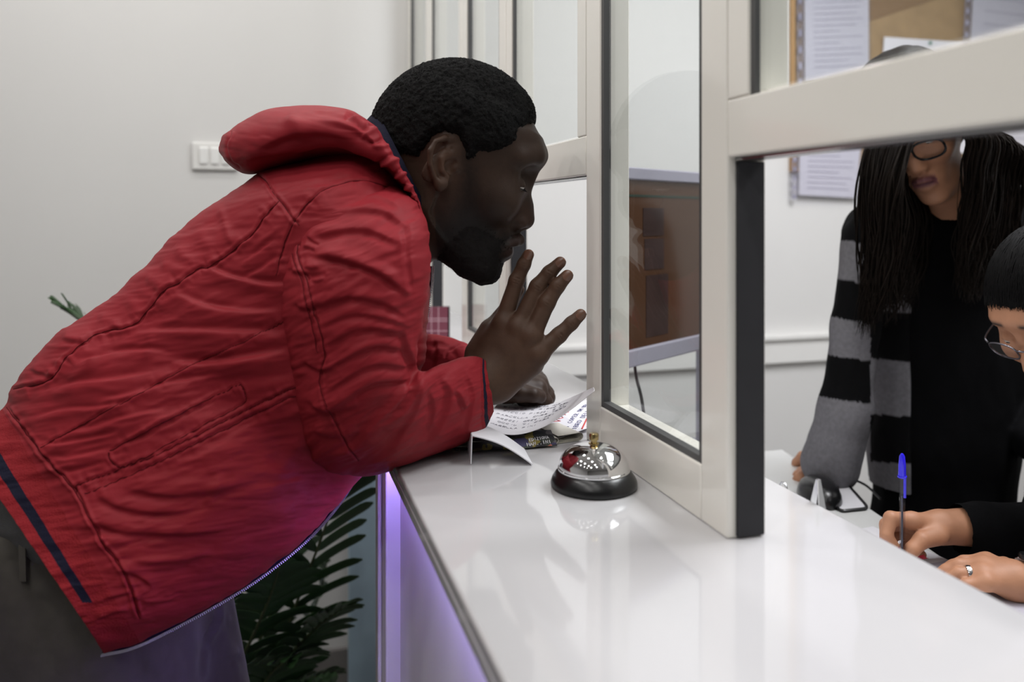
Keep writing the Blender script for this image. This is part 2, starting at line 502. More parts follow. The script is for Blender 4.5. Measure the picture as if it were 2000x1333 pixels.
# mouse and its mat, clip at the counter's rear edge
p1, p2, p3, p4 = onZ(1590, 944, ZD), onZ(1650, 944, ZD), onZ(1697, 997, ZD), onZ(1640, 1003, ZD)
cen = (p1 + p2 + p3 + p4) / 4
mat_t = thing('mouse_mat', 'thin white mouse mat with a black rim, on the staff desk', 'mouse mat', (cen[0], cen[1], ZD))
def rounded_quad(ps, r=.18, n=8):
    ps = [np.array(p) for p in ps]; out = []
    for i in range(4):
        a, b, c2 = ps[i - 1], ps[i], ps[(i + 1) % 4]
        for t in np.linspace(0, 1, n):
            q0 = b + (a - b) * r; q1 = b + (c2 - b) * r
            out.append((1 - t) ** 2 * q0 + 2 * t * (1 - t) * b + t * t * q1)
    return out
rq = rounded_quad([p1, p2, p3, p4])
prism(MB(), [(q[0], q[1]) for q in rq], ZD + .0005, ZD + .003).build('pad', M['paper'], mat_t, smooth=False)
MB().tube(np.array(rq) + np.array([0, 0, .003]), .0028, 8, closed=True).build('rim', M['black'], mat_t)
q = onZ(1600, 975, ZD)
ms = thing('computer_mouse', 'black computer mouse with a cable, beside the mat on the staff desk', 'computer mouse', (q[0], q[1], ZD))
th = np.linspace(0, 2 * np.pi, 32, endpoint=False)
prof = [(.0, .036), (.35, .035), (.65, .031), (.85, .024), (.97, .013), (1.0, .004), (.98, .0005)]
ax = (p3 - p2); ax[2] = 0; ax /= np.linalg.norm(ax); ay = np.array([-ax[1], ax[0], 0])
rings = np.concatenate([q - UV * 0 + UV * (h - 0) + rr * (np.cos(th)[:, None] * ax * .060 + np.sin(th)[:, None] * ay * .036) for rr, h in prof])
MB().add(rings, [grid_faces(len(prof), 32, wrap_v=True)[:, ::-1], (np.arange(32) + 6 * 32)[::-1][None]]).build('body', M['black'], ms)
pth = smooth_path([q + ax * .055 + UV * .012, onZ(1640, 948, ZD + .004), onZ(1662, 938, ZD + .004), onZ(1690, 948, ZD + .004), onZ(1720, 975, ZD + .004)])
MB().tube(pth, .0022, 8).build('cable', M['black'], ms)

# silver spring clip gripping the rear edge of the counter
e = onX(1590, 978, XB); e[2] = ZC
cl = thing('spring_clip', 'small silver spring clip upright at the rear edge of the counter', 'clip', (XB - .004, e[1], ZC))
tip = onX(1598, 937, XB + .002)
for sgn in (-1, 1):
    a = np.array([XB + .004, e[1] - .009 * sgn, ZC - .012]); b = tip + np.array([0, -.0012 * sgn, 0])
    wv = np.array([.006, .0025, 0])
    mb = MB(); mb.sheet(np.array([[a - wv, a + wv], [a * .6 + b * .4 - wv * .8, a * .6 + b * .4 + wv * .8], [b - wv * .35, b + wv * .35]]), .0012)
    mb.build('jaw', M['steel'], cl)
a = np.array([XB + .004, e[1] - .010, ZC - .010])
MB().tube(smooth_path([a, a + np.array([.001, .010, -.006]), a + np.array([0, .020, 0])], 10), .003, 8).build('spring', M['steel'], cl)
# loose wire ring end at the same edge
w = onX(1530, 944, XB + .003)
wr = MB().tube(smooth_path([w + np.array([0, -.008, -.012]), w + np.array([0, -.004, -.001]), w + np.array([0, .004, -.001]), w + np.array([0, .009, -.012])], 16), .0012, 8)
tag(wr.build('paper_clip', M['steel']), 'curved wire paper clip at the rear edge of the counter beside the black seal', 'paper clip')

# ------------------------------------------------------------------ notice board on the rear wall
def wall_quad(mb, pts, y, th=.0006):
    v = np.array([onY(px, py, y) for px, py in pts])
    g = np.array([[v[0], v[1]], [v[3], v[2]]])
    return mb.sheet(g, th)
M['cork'] = mat('cork_board', lin(158, 131, 96), .8, noise=.10, nscale=14, bump=.2, bscale=300)
M['cork_edge'] = mat('board_edge', lin(178, 136, 84), .6, noise=.06)
bl, tr = onY(1541, 336, YW), onY(2330, -330, YW)
bd = thing('notice_board', 'brown notice board on the rear wall above the staff desk', 'notice board', (bl[0], YW, bl[2]))
MB().box((bl[0] + .012, YW - .010, bl[2] + .012), (tr[0] - .012, YW, tr[2] - .012)).build('panel', M['cork'], bd, smooth=False)
mb = MB()
for lo, hi in (((bl[0], bl[2]), (tr[0], bl[2] + .014)), ((bl[0], tr[2] - .014), (tr[0], tr[2])), ((bl[0], bl[2] + .014), (bl[0] + .014, tr[2] - .014)), ((tr[0] - .014, bl[2] + .014), (tr[0], tr[2] - .014))):
    mb.box((lo[0], YW - .016, lo[1]), (hi[0], YW, hi[1]))
mb.build('edge_frame', M['cork_edge'], bd, bevel=.002)
M['plastic'] = glass_mat('clear_sleeve', (.93, .93, .95, 1), 1.5, .08)
M['sleeve_paper'] = mat('lilac_white_paper', lin(226, 224, 230), .6, noise=.015)
rng = random.Random(5)
def text_lines(parent, pts, y, n, m=None, x0=.14, x1=.9, h=.0022, name='printed_line'):
    """rows of printed lines with ragged ends on a sheet given by its corner pixels"""
    v = [onY(px, py, y) for px, py in pts]
    for i in range(n):
        t = .10 + .82 * i / max(1, n - 1)
        a = v[0] + (v[3] - v[0]) * t; b = v[1] + (v[2] - v[1]) * t
        e2 = x1 * rng.choice((1, 1, .96, .9, .6, .75))
        p = a + (b - a) * (x0 + e2) / 2
        MB().frame(p - np.array([0, .0006, 0]), (b - a) * (e2 - x0), (0, .0004, 0), (0, 0, h)).build(name, m or M['ink'], parent, smooth=False)
M['greyink'] = mat('grey_print', lin(168, 164, 182), .6, noise=.08)
def document(label, pts, y, lines, sleeve=True, name='document_sleeve', cat='document', holes=True, dot=False):
    c2 = onY(*pts[3], y)
    t = thing(name, label, cat, (c2[0], y, c2[2]), 'documents on the notice board')
    v = np.array(pts, float)
    wall_quad(MB(), pts, y, .0008).build('sheet', M['sleeve_paper'], t, smooth=False)
    sheet = [o for o in t.children if o.name.startswith('sheet')][0] if len(t.children) else t
    text_lines(sheet, pts, y - .0009, lines, M['greyink'])
    if sleeve:
        out = [(v[0][0] - 15, v[0][1] - 10), (v[1][0] + 4, v[1][1] - 10), (v[2][0] + 4, v[2][1] + 8), (v[3][0] - 15, v[3][1] + 8)]
        g = np.array([[onY(out[0][0] + (out[1][0] - out[0][0]) * a + (out[3][0] - out[0][0]) * b, out[0][1] + (out[1][1] - out[0][1]) * a + (out[3][1] - out[0][1]) * b,
                           y - .004 - .004 * abs(math.sin(5.2 * a + 3.1 * b + 1.3 * len(label)) * math.sin(7 * b + a))) for a in np.linspace(0, 1, 14)] for b in np.linspace(0, 1, 14)])
        MB().sheet(g, .0005).build('plastic_sleeve', M['plastic'], t)
        mb = MB()
        q = lambda bb, dx: onY(out[0][0] + dx + (out[3][0] - out[0][0]) * bb, out[0][1] + (out[3][1] - out[0][1]) * bb, y - .0055)
        top_, bot_ = q(.02, 6), q(.98, 6); ln = np.linalg.norm(top_ - bot_)
        for dx in (2.6, 10.4):
            mb.sheet(np.array([[q(u, dx - .9), q(u, dx + .9)] for u in np.linspace(.02, .98, 12)]), .0005)
        for k in range(12):
            u = .02 + .96 * k / 11
            mb.sheet(np.array([[q(u - .018, 2.6), q(u - .018, 10.4)], [q(u + .018, 2.6), q(u + .018, 10.4)]]), .0005)
        mb.build('punched_strip', M['greyink'], t, smooth=False)['kind'] = 'stuff'
    if dot:
        p = onY((v[0][0] + v[1][0]) / 2 + 2, v[0][1] + 12, y - .004)
        MB().lathe(p, [(.0065, 0), (.006, .003), (.003, .005), (0, .0055)], 16, axis=(0, -1, 0)).build('push_pin', mat('green_pin', lin(70, 130, 110), .4, noise=.03), t)
    return t
document('printed sheet in a clear sleeve at the top left of the notice board', [(1570, -190), (1696, -196), (1697, 155), (1572, 160)], YW - .020, 26)
document('white card with a green pin and a heading, in the middle of the notice board', [(1727, 72), (1903, 84), (1888, 300), (1712, 288)], YW - .020, 5, sleeve=False, name='pinned_card', dot=True)
document('crinkled clear sleeve with a sheet at the top right of the notice board', [(1908, -160), (2075, -140), (2060, 110), (1895, 88)], YW - .024, 9)
document('sheet in a clear sleeve hanging over the lower left edge of the notice board', [(1563, 190), (1690, 190), (1672, 387), (1560, 381)], YW - .020, 16)
document('sheet at the lower right of the notice board behind the dark hair', [(1946, 160), (2130, 165), (2130, 356), (1950, 352)], YW - .020, 8, sleeve=False, name='pinned_sheet')
M['band_brown'] = mat('flat_brown', lin(132, 104, 74), .7, noise=.06, nscale=9)
MBk = MB(); wall_quad(MBk, [(1560, -330), (1960, -330), (1960, -46), (1640, 60)], YW - .0125, .0006)  # flat brown quad standing in for the slanting band on the board
tag(MBk.build('brown_paper_sheet', M['band_brown'], smooth=False), 'large brown paper sheet with a slanting lower edge on the notice board', 'paper', None)

# ------------------------------------------------------------------ desk bell
bc = onZ(1160, 950, ZC); br = .0475
bell = thing('desk_bell', 'chrome desk bell on a black base, on the counter by the near screen', 'bell', bc)
MB().lathe(bc, [(.044, 0), (.0475, .0015), (.0478, .005), (.0465, .009), (.043, .0145), (.040, .018), (.036, .020), (.0, .020)], 64).build('base', M['black'], bell)
prof = [(.0385, .0185), (.0398, .0190), (.0398, .0205)]
for a in np.linspace(0, 90, 20):
    prof.append((.0388 * math.cos(math.radians(a)) ** .9, .0210 + .0265 * math.sin(math.radians(a)) ** .95))
MB().lathe(bc, prof, 72).build('dome', M['chrome'], bell)
MB().lathe(bc, [(.006, .0465), (.006, .0480), (.0035, .0485), (.0035, .0510), (.0052, .0515), (.0054, .0570), (.0045, .0585), (.0, .0588)], 24).build('plunger', M['brass'], bell)
# ------------------------------------------------------------------ sculpting with distance fields
F32 = np.float32
def sd_sphere(P, c, r):
    c = np.asarray(c, F32)
    return np.sqrt(((P - c) ** 2).sum(-1)) - F32(r)
def sd_cap(P, a, b, ra, rb=None):
    """round cone (capsule with two radii)"""
    rb = ra if rb is None else rb
    a = np.asarray(a, F32); b = np.asarray(b, F32)
    ba = b - a; pa = P - a
    h = np.clip((pa @ ba) / max(float(ba @ ba), 1e-12), 0, 1)
    d = pa - h[..., None] * ba
    return np.sqrt((d ** 2).sum(-1)) - (F32(ra) + (F32(rb) - F32(ra)) * h)
def sd_ell(P, c, r, R=None):
    """ellipsoid, R rows = axes"""
    q = P - np.asarray(c, F32)
    if R is not None: q = q @ np.asarray(R, F32).T
    r = np.asarray(r, F32)
    k0 = np.sqrt(((q / r) ** 2).sum(-1)); k1 = np.sqrt(((q / (r * r)) ** 2).sum(-1)) + 1e-9
    return k0 * (k0 - 1) / k1
def sd_chain(P, pts, rad, k=0.003):
    d = None
    for i in range(len(pts) - 1):
        e = sd_cap(P, pts[i], pts[i + 1], rad[i], rad[i + 1])
        d = e if d is None else smin(d, e, k)
    return d
def smin(a, b, k):
    h = np.maximum(k - np.abs(a - b), 0) / F32(k)
    return np.minimum(a, b) - h * h * F32(k * .25)
def smax(a, b, k):
    return -smin(-a, -b, k)

def surface_nets(fn, lo, hi, h):
    """mesh of fn(P) = 0 inside the box lo..hi with cell size h -> verts, quads"""
    lo = np.asarray(lo, F32); hi = np.asarray(hi, F32)
    n = np.ceil((hi - lo) / h).astype(int) + 1
    ax = [lo[i] + F32(h) * np.arange(n[i], dtype=F32) for i in range(3)]
    Fv = np.empty(n, F32)
    step = max(1, int(1.2e6 // (n[1] * n[2])))
    for i in range(0, n[0], step):
        X, Y, Z = np.meshgrid(ax[0][i:i + step], ax[1], ax[2], indexing='ij')
        Fv[i:i + step] = fn(np.stack([X, Y, Z], -1))
    S = Fv < 0
    c = [slice(None, -1), slice(1, None)]
    acc = np.zeros(tuple(n - 1) + (3,), F32); cnt = np.zeros(tuple(n - 1), F32)
    for axis in range(3):
        o1, o2 = [k for k in range(3) if k != axis]
        for b1 in (0, 1):
            for b2 in (0, 1):
                s0 = [None] * 3; s1 = [None] * 3
                s0[axis] = c[0]; s1[axis] = c[1]
                s0[o1] = s1[o1] = c[b1]; s0[o2] = s1[o2] = c[b2]
                f0, f1 = Fv[tuple(s0)], Fv[tuple(s1)]
                x = S[tuple(s0)] != S[tuple(s1)]
                t = np.where(x, f0 / np.where(x, f0 - f1, 1), 0)
                acc[..., axis] += np.where(x, t, 0)
                acc[..., o1] += np.where(x, b1, 0); acc[..., o2] += np.where(x, b2, 0)
                cnt += x
    act = cnt > 0
    idx = np.full(act.shape, -1, np.int64); idx[act] = np.arange(act.sum())
    I = np.argwhere(act)
    V = (acc[act] / cnt[act][:, None] + I) * h + lo
    quads = []
    for axis in range(3):
        o1, o2 = (axis + 1) % 3, (axis + 2) % 3
        s0 = [slice(None)] * 3; s1 = [slice(None)] * 3
        s0[axis] = slice(None, -1); s1[axis] = slice(1, None)
        x = S[tuple(s0)] != S[tuple(s1)]
        e = np.argwhere(x)
        e = e[(e[:, o1] > 0) & (e[:, o2] > 0) & (e[:, o1] < n[o1] - 1) & (e[:, o2] < n[o2] - 1)]
        flip = S[tuple(s0)][tuple(e.T)]
        def cell(d1, d2):
            q = e.copy(); q[:, o1] -= d1; q[:, o2] -= d2
            return idx[tuple(q.T)]
        q = np.stack([cell(1, 1), cell(0, 1), cell(0, 0), cell(1, 0)], 1)
        q[~flip] = q[~flip][:, ::-1]
        quads.append(q)
    Q = np.concatenate(quads)
    return V.astype(float), Q[(Q >= 0).all(1)]

def vnormals(V, Q):
    fn = np.cross(V[Q[:, 2]] - V[Q[:, 0]], V[Q[:, 3]] - V[Q[:, 1]])
    N = np.zeros_like(V)
    for k in range(4):
        for a in range(3):
            N[:, a] += np.bincount(Q[:, k], fn[:, a], len(V))
    return N / (np.linalg.norm(N, axis=1)[:, None] + 1e-12)

def relax(V, Q, it=2, w=.5):
    for _ in range(it):
        s = np.zeros_like(V); n = np.zeros(len(V))
        for k in range(4):
            for j in (1, 3):
                a, b = Q[:, k], Q[:, (k + j) % 4]
                for ax in range(3):
                    s[:, ax] += np.bincount(a, V[b, ax], len(V))
                n += np.bincount(a, minlength=len(V))
        V = V + (s / np.maximum(n, 1)[:, None] - V) * w
    return V

def col_attr(me, colors, name='tone'):
    a = me.color_attributes.new(name, 'FLOAT_COLOR', 'POINT')
    c = np.ones((len(me.vertices), 4), np.float32); c[:, :3] = colors
    a.data.foreach_set('color', c.ravel())

def in_poly(pts, poly):
    x, y = pts[..., 0], pts[..., 1]
    poly = np.asarray(poly, float); r = np.zeros(x.shape, bool)
    for i in range(len(poly)):
        (x0, y0), (x1, y1) = poly[i - 1], poly[i]
        if y0 == y1: continue
        r ^= ((y0 > y) != (y1 > y)) & (x < (x1 - x0) * (y - y0) / (y1 - y0) + x0)
    return r

def dist_poly(pts, line):
    """distance to an open polyline, and position along it 0..1"""
    line = np.asarray(line, F32); pts = np.asarray(pts, F32)
    seg = np.linalg.norm(np.diff(line, axis=0), axis=1); L = seg.sum(); acc = 0
    best = np.full(pts.shape[:-1], 1e9, F32); at_ = np.zeros_like(best); side = np.zeros_like(best)
    for i in range(len(line) - 1):
        a, b = line[i], line[i + 1]; ba = b - a
        pa = pts - a
        h = np.clip((pa @ ba) / max(float(ba @ ba), 1e-9), 0, 1)
        d = np.sqrt(((pa - h[..., None] * ba) ** 2).sum(-1))
        m = d < best
        best = np.where(m, d, best); at_ = np.where(m, (acc + h * seg[i]) / L, at_)
        side = np.where(m, np.sign(pa[..., 0] * ba[1] - pa[..., 1] * ba[0]), side)
        acc += seg[i]
    return best, at_, side

# ------------------------------------------------------------------ lofted cloth shapes
def loft(st, nu, nv, p=2.2, near_dense=.72):
    """st: rows (Lx, Ly, Rx, Ry, d, h[, dL, dR]): two silhouette pixels, their depth and the half thickness towards the camera.
    returns (nu, nv, 3) grid of points, ring direction closed"""
    A, B, H = [], [], []
    for r in st:
        dl = r[6] if len(r) > 6 else r[4]; dr = r[7] if len(r) > 7 else r[4]
        A.append(at(r[0], r[1], dl)); B.append(at(r[2], r[3], dr)); H.append(r[5])
    A, B, H = np.array(A), np.array(B), np.array(H)
    t = np.linspace(0, len(st) - 1, nu)
    A, B, H = catmull(A, t), catmull(B, t), catmull(H, t)
    n1 = int(nv * near_dense); n2 = nv - n1
    th = np.concatenate([np.linspace(0, np.pi, n1, endpoint=False), np.linspace(np.pi, 2 * np.pi, n2, endpoint=False)])
    c, s = np.cos(th), np.sin(th)
    pw = lambda q: np.sign(q) * np.abs(q) ** (2 / p)
    C = (A + B) / 2; E1 = (A - B) / 2
    # the half turned to the camera leans with the line of sight, as the turned body does
    c = tocam(C); E2 = -FV[None] * H[:, None] - (RV[None] * (c[:, 0:1] / c[:, 2:3]) + UV[None] * (c[:, 1:2] / c[:, 2:3])) * H[:, None]
    c = np.cos(th)
    g = C[:, None] + E1[:, None] * pw(c)[None, :, None] + E2[:, None] * pw(s)[None, :, None]
    return g

def finish_cloth(name, gq, strokes, m, parent, noise_amp=.0016, noise_dir=0.0, seed=0, caps=(True, True), stretchy=(90, 20), far=.25, extra=None, wob=1.0):
    """grid -> displaced mesh object; strokes are creases in photo pixels (list of (points, width_px, height_mm, kind))"""
    grid = not isinstance(gq, tuple)
    if grid:
        nu, nv = gq.shape[:2]
        V = gq.reshape(-1, 3).copy()
        Q = grid_faces(nu, nv, wrap_v=True)
    else:
        V, Q = gq
    N = vnormals(V, Q)
    c = V.mean(0)
    if ((V - c) * N).sum() < 0:
        Q = Q[:, ::-1]; N = -N
    P, D = topx(V)
    view = V - EYEP; view /= np.linalg.norm(view, axis=1)[:, None]
    facing = np.clip(-(N * view).sum(1) * 3 + .15, 0, 1)
    disp = np.zeros(len(V))
    ca, sa = math.cos(noise_dir), math.sin(noise_dir)
    q = np.stack([(P[:, 0] * ca + P[:, 1] * sa) / stretchy[0], (-P[:, 0] * sa + P[:, 1] * ca) / stretchy[1], D * 6], -1)
    wq = q + .35 * np.stack([vnoise(q * .6 + 9, seed + 5), vnoise(q * .6 + 4, seed + 6), 0 * D], -1)
    nz = vnoise(wq, seed) + .5 * vnoise(wq * 2.1, seed + 1) + .22 * vnoise(wq * 4.3, seed + 2)
    disp += noise_amp * nz * 1.0
    fmask = facing > .01
    Pf = P[fmask]; add = np.zeros(len(Pf))
    for (pts, wpx, hmm, kind) in strokes:
        pts = np.asarray(pts, float)
        lo, hi = pts.min(0) - 6 * wpx - 24, pts.max(0) + 6 * wpx + 24
        sel = ((Pf > lo) & (Pf < hi)).all(1)
        if not sel.any(): continue
        pp = pts if len(pts) < 3 else catmull(pts, np.linspace(0, len(pts) - 1, 5 * len(pts)))
        if kind == 'seam' and wob:
            pp = pp + 2.0 * wob * np.stack([vnoise(np.stack([pp[:, 0] / 17, pp[:, 1] / 17, 0 * pp[:, 0]], -1), 3), vnoise(np.stack([pp[:, 0] / 17, pp[:, 1] / 17, 0 * pp[:, 0]], -1), 4)], -1)
        d, t, s = dist_poly(Pf[sel], pp)
        taper = np.clip(np.minimum(t, 1 - t) * 5, 0, 1) if kind != 'seam' else np.clip(np.minimum(t, 1 - t) * 40, 0, 1)
        x = d / wpx
        if kind == 'seam':       # stitched seam: a groove, a little puff at both sides, small puckers across it
            L = np.linalg.norm(np.diff(pp, axis=0), axis=1).sum()
            puck = vnoise(np.stack([t * L / 11, s * 3.0, 0 * t], -1), seed + 7) * np.exp(-(d / 17) ** 2) * .5
            v = -np.exp(-x ** 2) + .45 * np.exp(-((x - 2.6) / 1.6) ** 2) + puck
            add[sel] += hmm * .001 * v * taper
        elif kind == 'fold':     # one sided fold: steep on one side, soft on the other
            sd_ = d * s
            v = np.where(sd_ > 0, np.exp(-(sd_ / (wpx * 2.2)) ** 2), np.exp(-(sd_ / (wpx * .55)) ** 2)) - .55 * np.exp(-((sd_ + wpx * 1.1) / (wpx * .8)) ** 2)
            add[sel] += hmm * .001 * v * taper
        else:                    # 'ridge' (negative height = groove)
            add[sel] += hmm * .001 * np.exp(-x ** 2) * taper
    disp[fmask] += add * facing[fmask]
    V = V + N * disp[:, None]
    if extra is not None:
        V = extra(V, N, P)
    faces = [Q]
    if grid and caps[0]: faces.append(np.arange(nv)[::-1][None])
    if grid and caps[1]: faces.append((np.arange(nv) + (nu - 1) * nv)[None])
    me = raw_mesh(name, V, faces)
    o = obj(name, me, m, parent)
    return (o, V.reshape(nu, nv, 3), N.reshape(nu, nv, 3)) if grid else (o, V, N)

def hit(field, px, py, d0, d1, n=400):
    """first depth along the sight line of a photo pixel where a camera-space field turns solid"""
    ds = np.linspace(d0, d1, n)
    P = np.stack([(px - 1000) / FPX * ds, (420 - py) / FPX * ds, ds], -1).astype(F32)
    f = field(P[None])[0]
    k = np.argmax(f < 0)
    return float(ds[k]) if (f < 0).any() else None
def groove(V, N, strokes):
    """small ridges / creases on skin, traced in photo pixels, on the side that faces the camera"""
    P, D = topx(V); view = V - EYEP; view /= np.linalg.norm(view, axis=1)[:, None]
    facing = np.clip(-(N * view).sum(1) * 3, 0, 1)
    disp = np.zeros(len(V))
    for pts, wpx, hmm, rng_ in strokes:
        pts = np.asarray(pts, float)
        lo, hi = pts.min(0) - 4 * wpx, pts.max(0) + 4 * wpx
        sel = ((P > lo) & (P < hi)).all(1) & (D > rng_[0]) & (D < rng_[1])
        if not sel.any(): continue
        pp = pts if len(pts) < 3 else catmull(pts, np.linspace(0, len(pts) - 1, 6 * len(pts)))
        d, t, s = dist_poly(P[sel], pp)
        disp[sel] += hmm * .001 * np.exp(-(d / wpx) ** 2) * np.clip(np.minimum(t, 1 - t) * 5, 0, 1)
    return V + N * (disp * facing)[:, None]
# ------------------------------------------------------------------ heads
def cc(px, py, d):
    return np.array([(px - 1000) / FPX * d, (420 - py) / FPX * d, d])
HM = 1.10 / FPX
TILT = math.radians(22)
def hl(px, py):
    """profile pixel of the man's head -> head coordinates (forward, up) in metres"""
    x, y = (px - 880) * HM, (340 - py) * HM
    return (x * math.cos(TILT) - y * math.sin(TILT), x * math.sin(TILT) + y * math.cos(TILT))
def H3(px, py, x=0.0):
    s, t = hl(px, py); return np.array([s, t, x])
_front = sorted([hl(*p)[::-1] for p in [(1000, 178), (1028, 208), (1044, 236), (1051, 262), (1056, 284), (1055, 303), (1046, 323), (1036, 342), (1026, 368), (1017, 392), (1010, 415), (1002, 438), (994, 457), (985, 475), (976, 491), (970, 504), (966, 516), (964, 530), (956, 543), (938, 550)]])
FT = np.array([q[0] for q in _front]); FS = np.array([q[1] for q in _front])
WT = np.array([-.124, -.118, -.105, -.085, -.06, -.03, 0, .03, .06, .085, .11, .13])
WW = np.array([.012, .024, .037, .048, .056, .062, .0665, .070, .0725, .070, .056, .030])
BT = np.array([-.124, -.118, -.109, -.09, -.06, -.03, 0, .05, .13])
BS = np.array([.066, .055, .030, .008, -.012, -.028, -.045, -.06, -.05])
def on_ball(px, py, x, r):
    c = H3(1005, 364, .033); v = H3(px, py, x) - c
    return c + v / np.linalg.norm(v) * r
SLIT = [(1001, 360, .0475), (1009, 366, .0460), (1017, 370, .0420), (1023, 371, .0350), (1020, 368, .0220)]
CRS, CRT = hl(893, 284)
def skull(s, t, x):
    q = np.abs(np.stack([(s - CRS) / .1085, (t - CRT) / .1045, x / .0750], -1)) + 1e-6
    e = np.sqrt(q[..., 0] ** 2 + q[..., 1] ** 2)
    return ((e ** 2.3 + q[..., 2] ** 2.3) ** (1 / 2.3) - 1) * .085
def face_slices(s, t, x, wk=1.0, sfo=None):
    sf = np.interp(t, FT, FS) if sfo is None else sfo
    sb = np.interp(t, BT, BS); W = np.interp(t, WT, WW) * wk
    w = np.clip((-.05 - t) / .055, 0, 1); w = w * w * (3 - 2 * w)
    mid = w * (sf + sb) / 2
    a = np.where(s > mid, np.maximum(sf - mid, .004), np.maximum(mid - sb, .004))
    p = 2.25
    g = (((np.abs(s - mid) / a) ** p + (np.abs(x) / W) ** p + 1e-9) ** (1 / p) - 1) * np.minimum(W, a)
    return np.maximum(g, np.maximum(-.119 - t, t - .085))
def head_sdf(P, fem=False, neck=None):
    """P: head coordinates (forward, up, side)"""
    P = np.asarray(P, F32)
    s, t, x = P[..., 0], P[..., 1], P[..., 2]
    A = np.stack([s, t, np.abs(x)], -1)
    # cranium
    d = skull(s, t, x)
    # face, from the profile
    sf = np.interp(t, FT, FS)
    if fem:
        sf = sf - .004 * np.exp(-((t - .055) / .02) ** 2)
    g = face_slices(s, t, x, .95 if fem else 1.0, sf)
    d = smin(d, g, .022)
    # brow, cheek, muzzle, chin
    bw = .0065 if fem else .010
    d = smin(d, sd_chain(A, [H3(1051, 306, .004), H3(1044, 308, .030), H3(1014, 314, .052)], [bw, bw, bw * .8]), .016)
    d = smin(d, sd_ell(A, H3(968, 392, .046), (.026, .020, .018)), .03)
    d = smin(d, sd_ell(P, H3(960, 478, 0), (.025, .030, .029)), .020)
    d = smin(d, sd_ell(P, H3(953, 535, 0), (.014, .012, .020)), .02)
    # eye sockets, lids
    d = smax(d, -sd_ell(A, H3(1040, 350, .033), (.017, .013, .020)), .014)
    ball = H3(1005, 364, .033)
    d = smin(d, sd_sphere(A, ball, .0140), .005)
    slit = [on_ball(*q, .0139) for q in SLIT]
    d = smax(d, -sd_chain(A, slit, [.0010, .0020, .0024, .0022, .0012], .001), .0012)
    d = smin(d, sd_chain(A, [on_ball(q[0] - 3, q[1] - 5, q[2], .0141) for q in SLIT], [.0008, .0013, .0015, .0013, .0008], .001), .002)
    # nose
    ns = .86 if fem else 1.0
    tip = H3(1027, 430, 0)
    d = smin(d, sd_chain(P, [H3(1030, 338, 0), H3(1019, 366, 0), H3(1022, 398, 0), tip], [.008 * ns, .0068 * ns, .0086 * ns, .0108 * ns], .01), .010)
    d = smin(d, sd_ell(P, H3(1012, 420, 0), (.016, .022, .014)), .014)
    d = smin(d, sd_ell(A, H3(1012, 434, .0135 * ns), (.0115, .0085, .0075)), .006)
    d = smax(d, -sd_ell(A, H3(1020, 448, .0075), (.0065, .004, .0038)), .003)
    # philtrum side of the lip, lips
    lr = .0055 if fem else .0075
    lc = .021 if fem else .026
    up = [H3(988, 481, lc), H3(1004, 472, .016 if not fem else .013), H3(1013, 469, .005), H3(1012, 470, 0)]
    lo = [H3(988, 484, lc - .001), H3(990, 490, .014 if not fem else .012), H3(988, 493, .004), H3(988, 493, 0)]
    d = smin(d, sd_chain(A, up, [.003, lr * .9, lr * 1.05, lr * 1.0]), .004)
    d = smin(d, sd_chain(A, lo, [.003, lr * 1.0, lr * 1.3, lr * 1.28]), .005)
    d = smax(d, -sd_chain(A, [H3(984, 483, .030), H3(1003, 482, .015), H3(1012, 481, 0)], [.0008, .0012, .0012], .001), .003)
    # ears
    fl = lambda px, py, o=0.0: H3(px, py, .0725 + .018 * np.clip((897 - px) / 46, 0, 1.2) + o)
    ear = sd_ell(A, fl(874, 327, -.002), (.0160, .0310, .0055), ear_axes)
    rim = [fl(897, 318), fl(899, 296), fl(893, 284, .001), fl(879, 281, .002), fl(864, 288, .003), fl(854, 305, .003), fl(853, 330, .002), fl(860, 352), fl(868, 366)]
    ear = smin(ear, sd_chain(A, rim, [.003, .0035, .0038, .004, .004, .004, .0037, .0033, .004], .001), .003)
    ear = smax(ear, -sd_ell(A, fl(886, 334, .006), (.0085, .0135, .0085), ear_axes), .003)
    ear = smax(ear, -sd_chain(A, [fl(890, 300, .006), fl(870, 296, .006), fl(865, 318, .006), fl(868, 338, .006)], [.003, .004, .0036, .002], .001), .0025)
    ear = smin(ear, sd_chain(A, [fl(880, 304, .003), fl(873, 318, .004), fl(874, 340, .003), fl(884, 352, .002)], [.0022, .003, .0032, .003], .002), .003)
    ear = smin(ear, sd_ell(A, fl(873, 366, .001), (.0075, .0095, .0048), ear_axes), .005)
    ear = smin(ear, sd_sphere(A, fl(899, 336, .001), .0045), .005)
    d = smin(d, ear, .004)
    if neck is not None:
        d = smin(d, neck(P), .03)
    return d
_ea = math.radians(-32)          # ear leans back in head coordinates
ear_axes = np.array([[math.cos(_ea), math.sin(_ea), -.30], [-math.sin(_ea), math.cos(_ea), 0], [.30, 0, 1]])
ear_axes = np.array([q / np.linalg.norm(q) for q in ear_axes])

# man's head frame in camera coordinates
HO = cc(880, 340, 1.10)
HF = np.array([math.cos(TILT), -math.sin(TILT), 0]); HU = np.array([math.sin(TILT), math.cos(TILT), 0]); HX = np.array([0, 0, 1.0])
def man_local(P):
    q = P - HO.astype(F32)
    return np.stack([q @ HF.astype(F32), q @ HU.astype(F32), q @ HX.astype(F32)], -1)
def man_cam(L):
    return HO + L[..., 0:1] * HF + L[..., 1:2] * HU + L[..., 2:3] * HX

def man_neck(P):          # P in head coordinates
    a = H3(858, 395); b = H3(770, 440); c = H3(700, 500)
    d = sd_cap(P, a, b, .062, .064)
    d = smin(d, sd_cap(P, b, c, .064, .07), .02)
    return d

def man_head_field(P):
    return head_sdf(man_local(P), neck=man_neck)

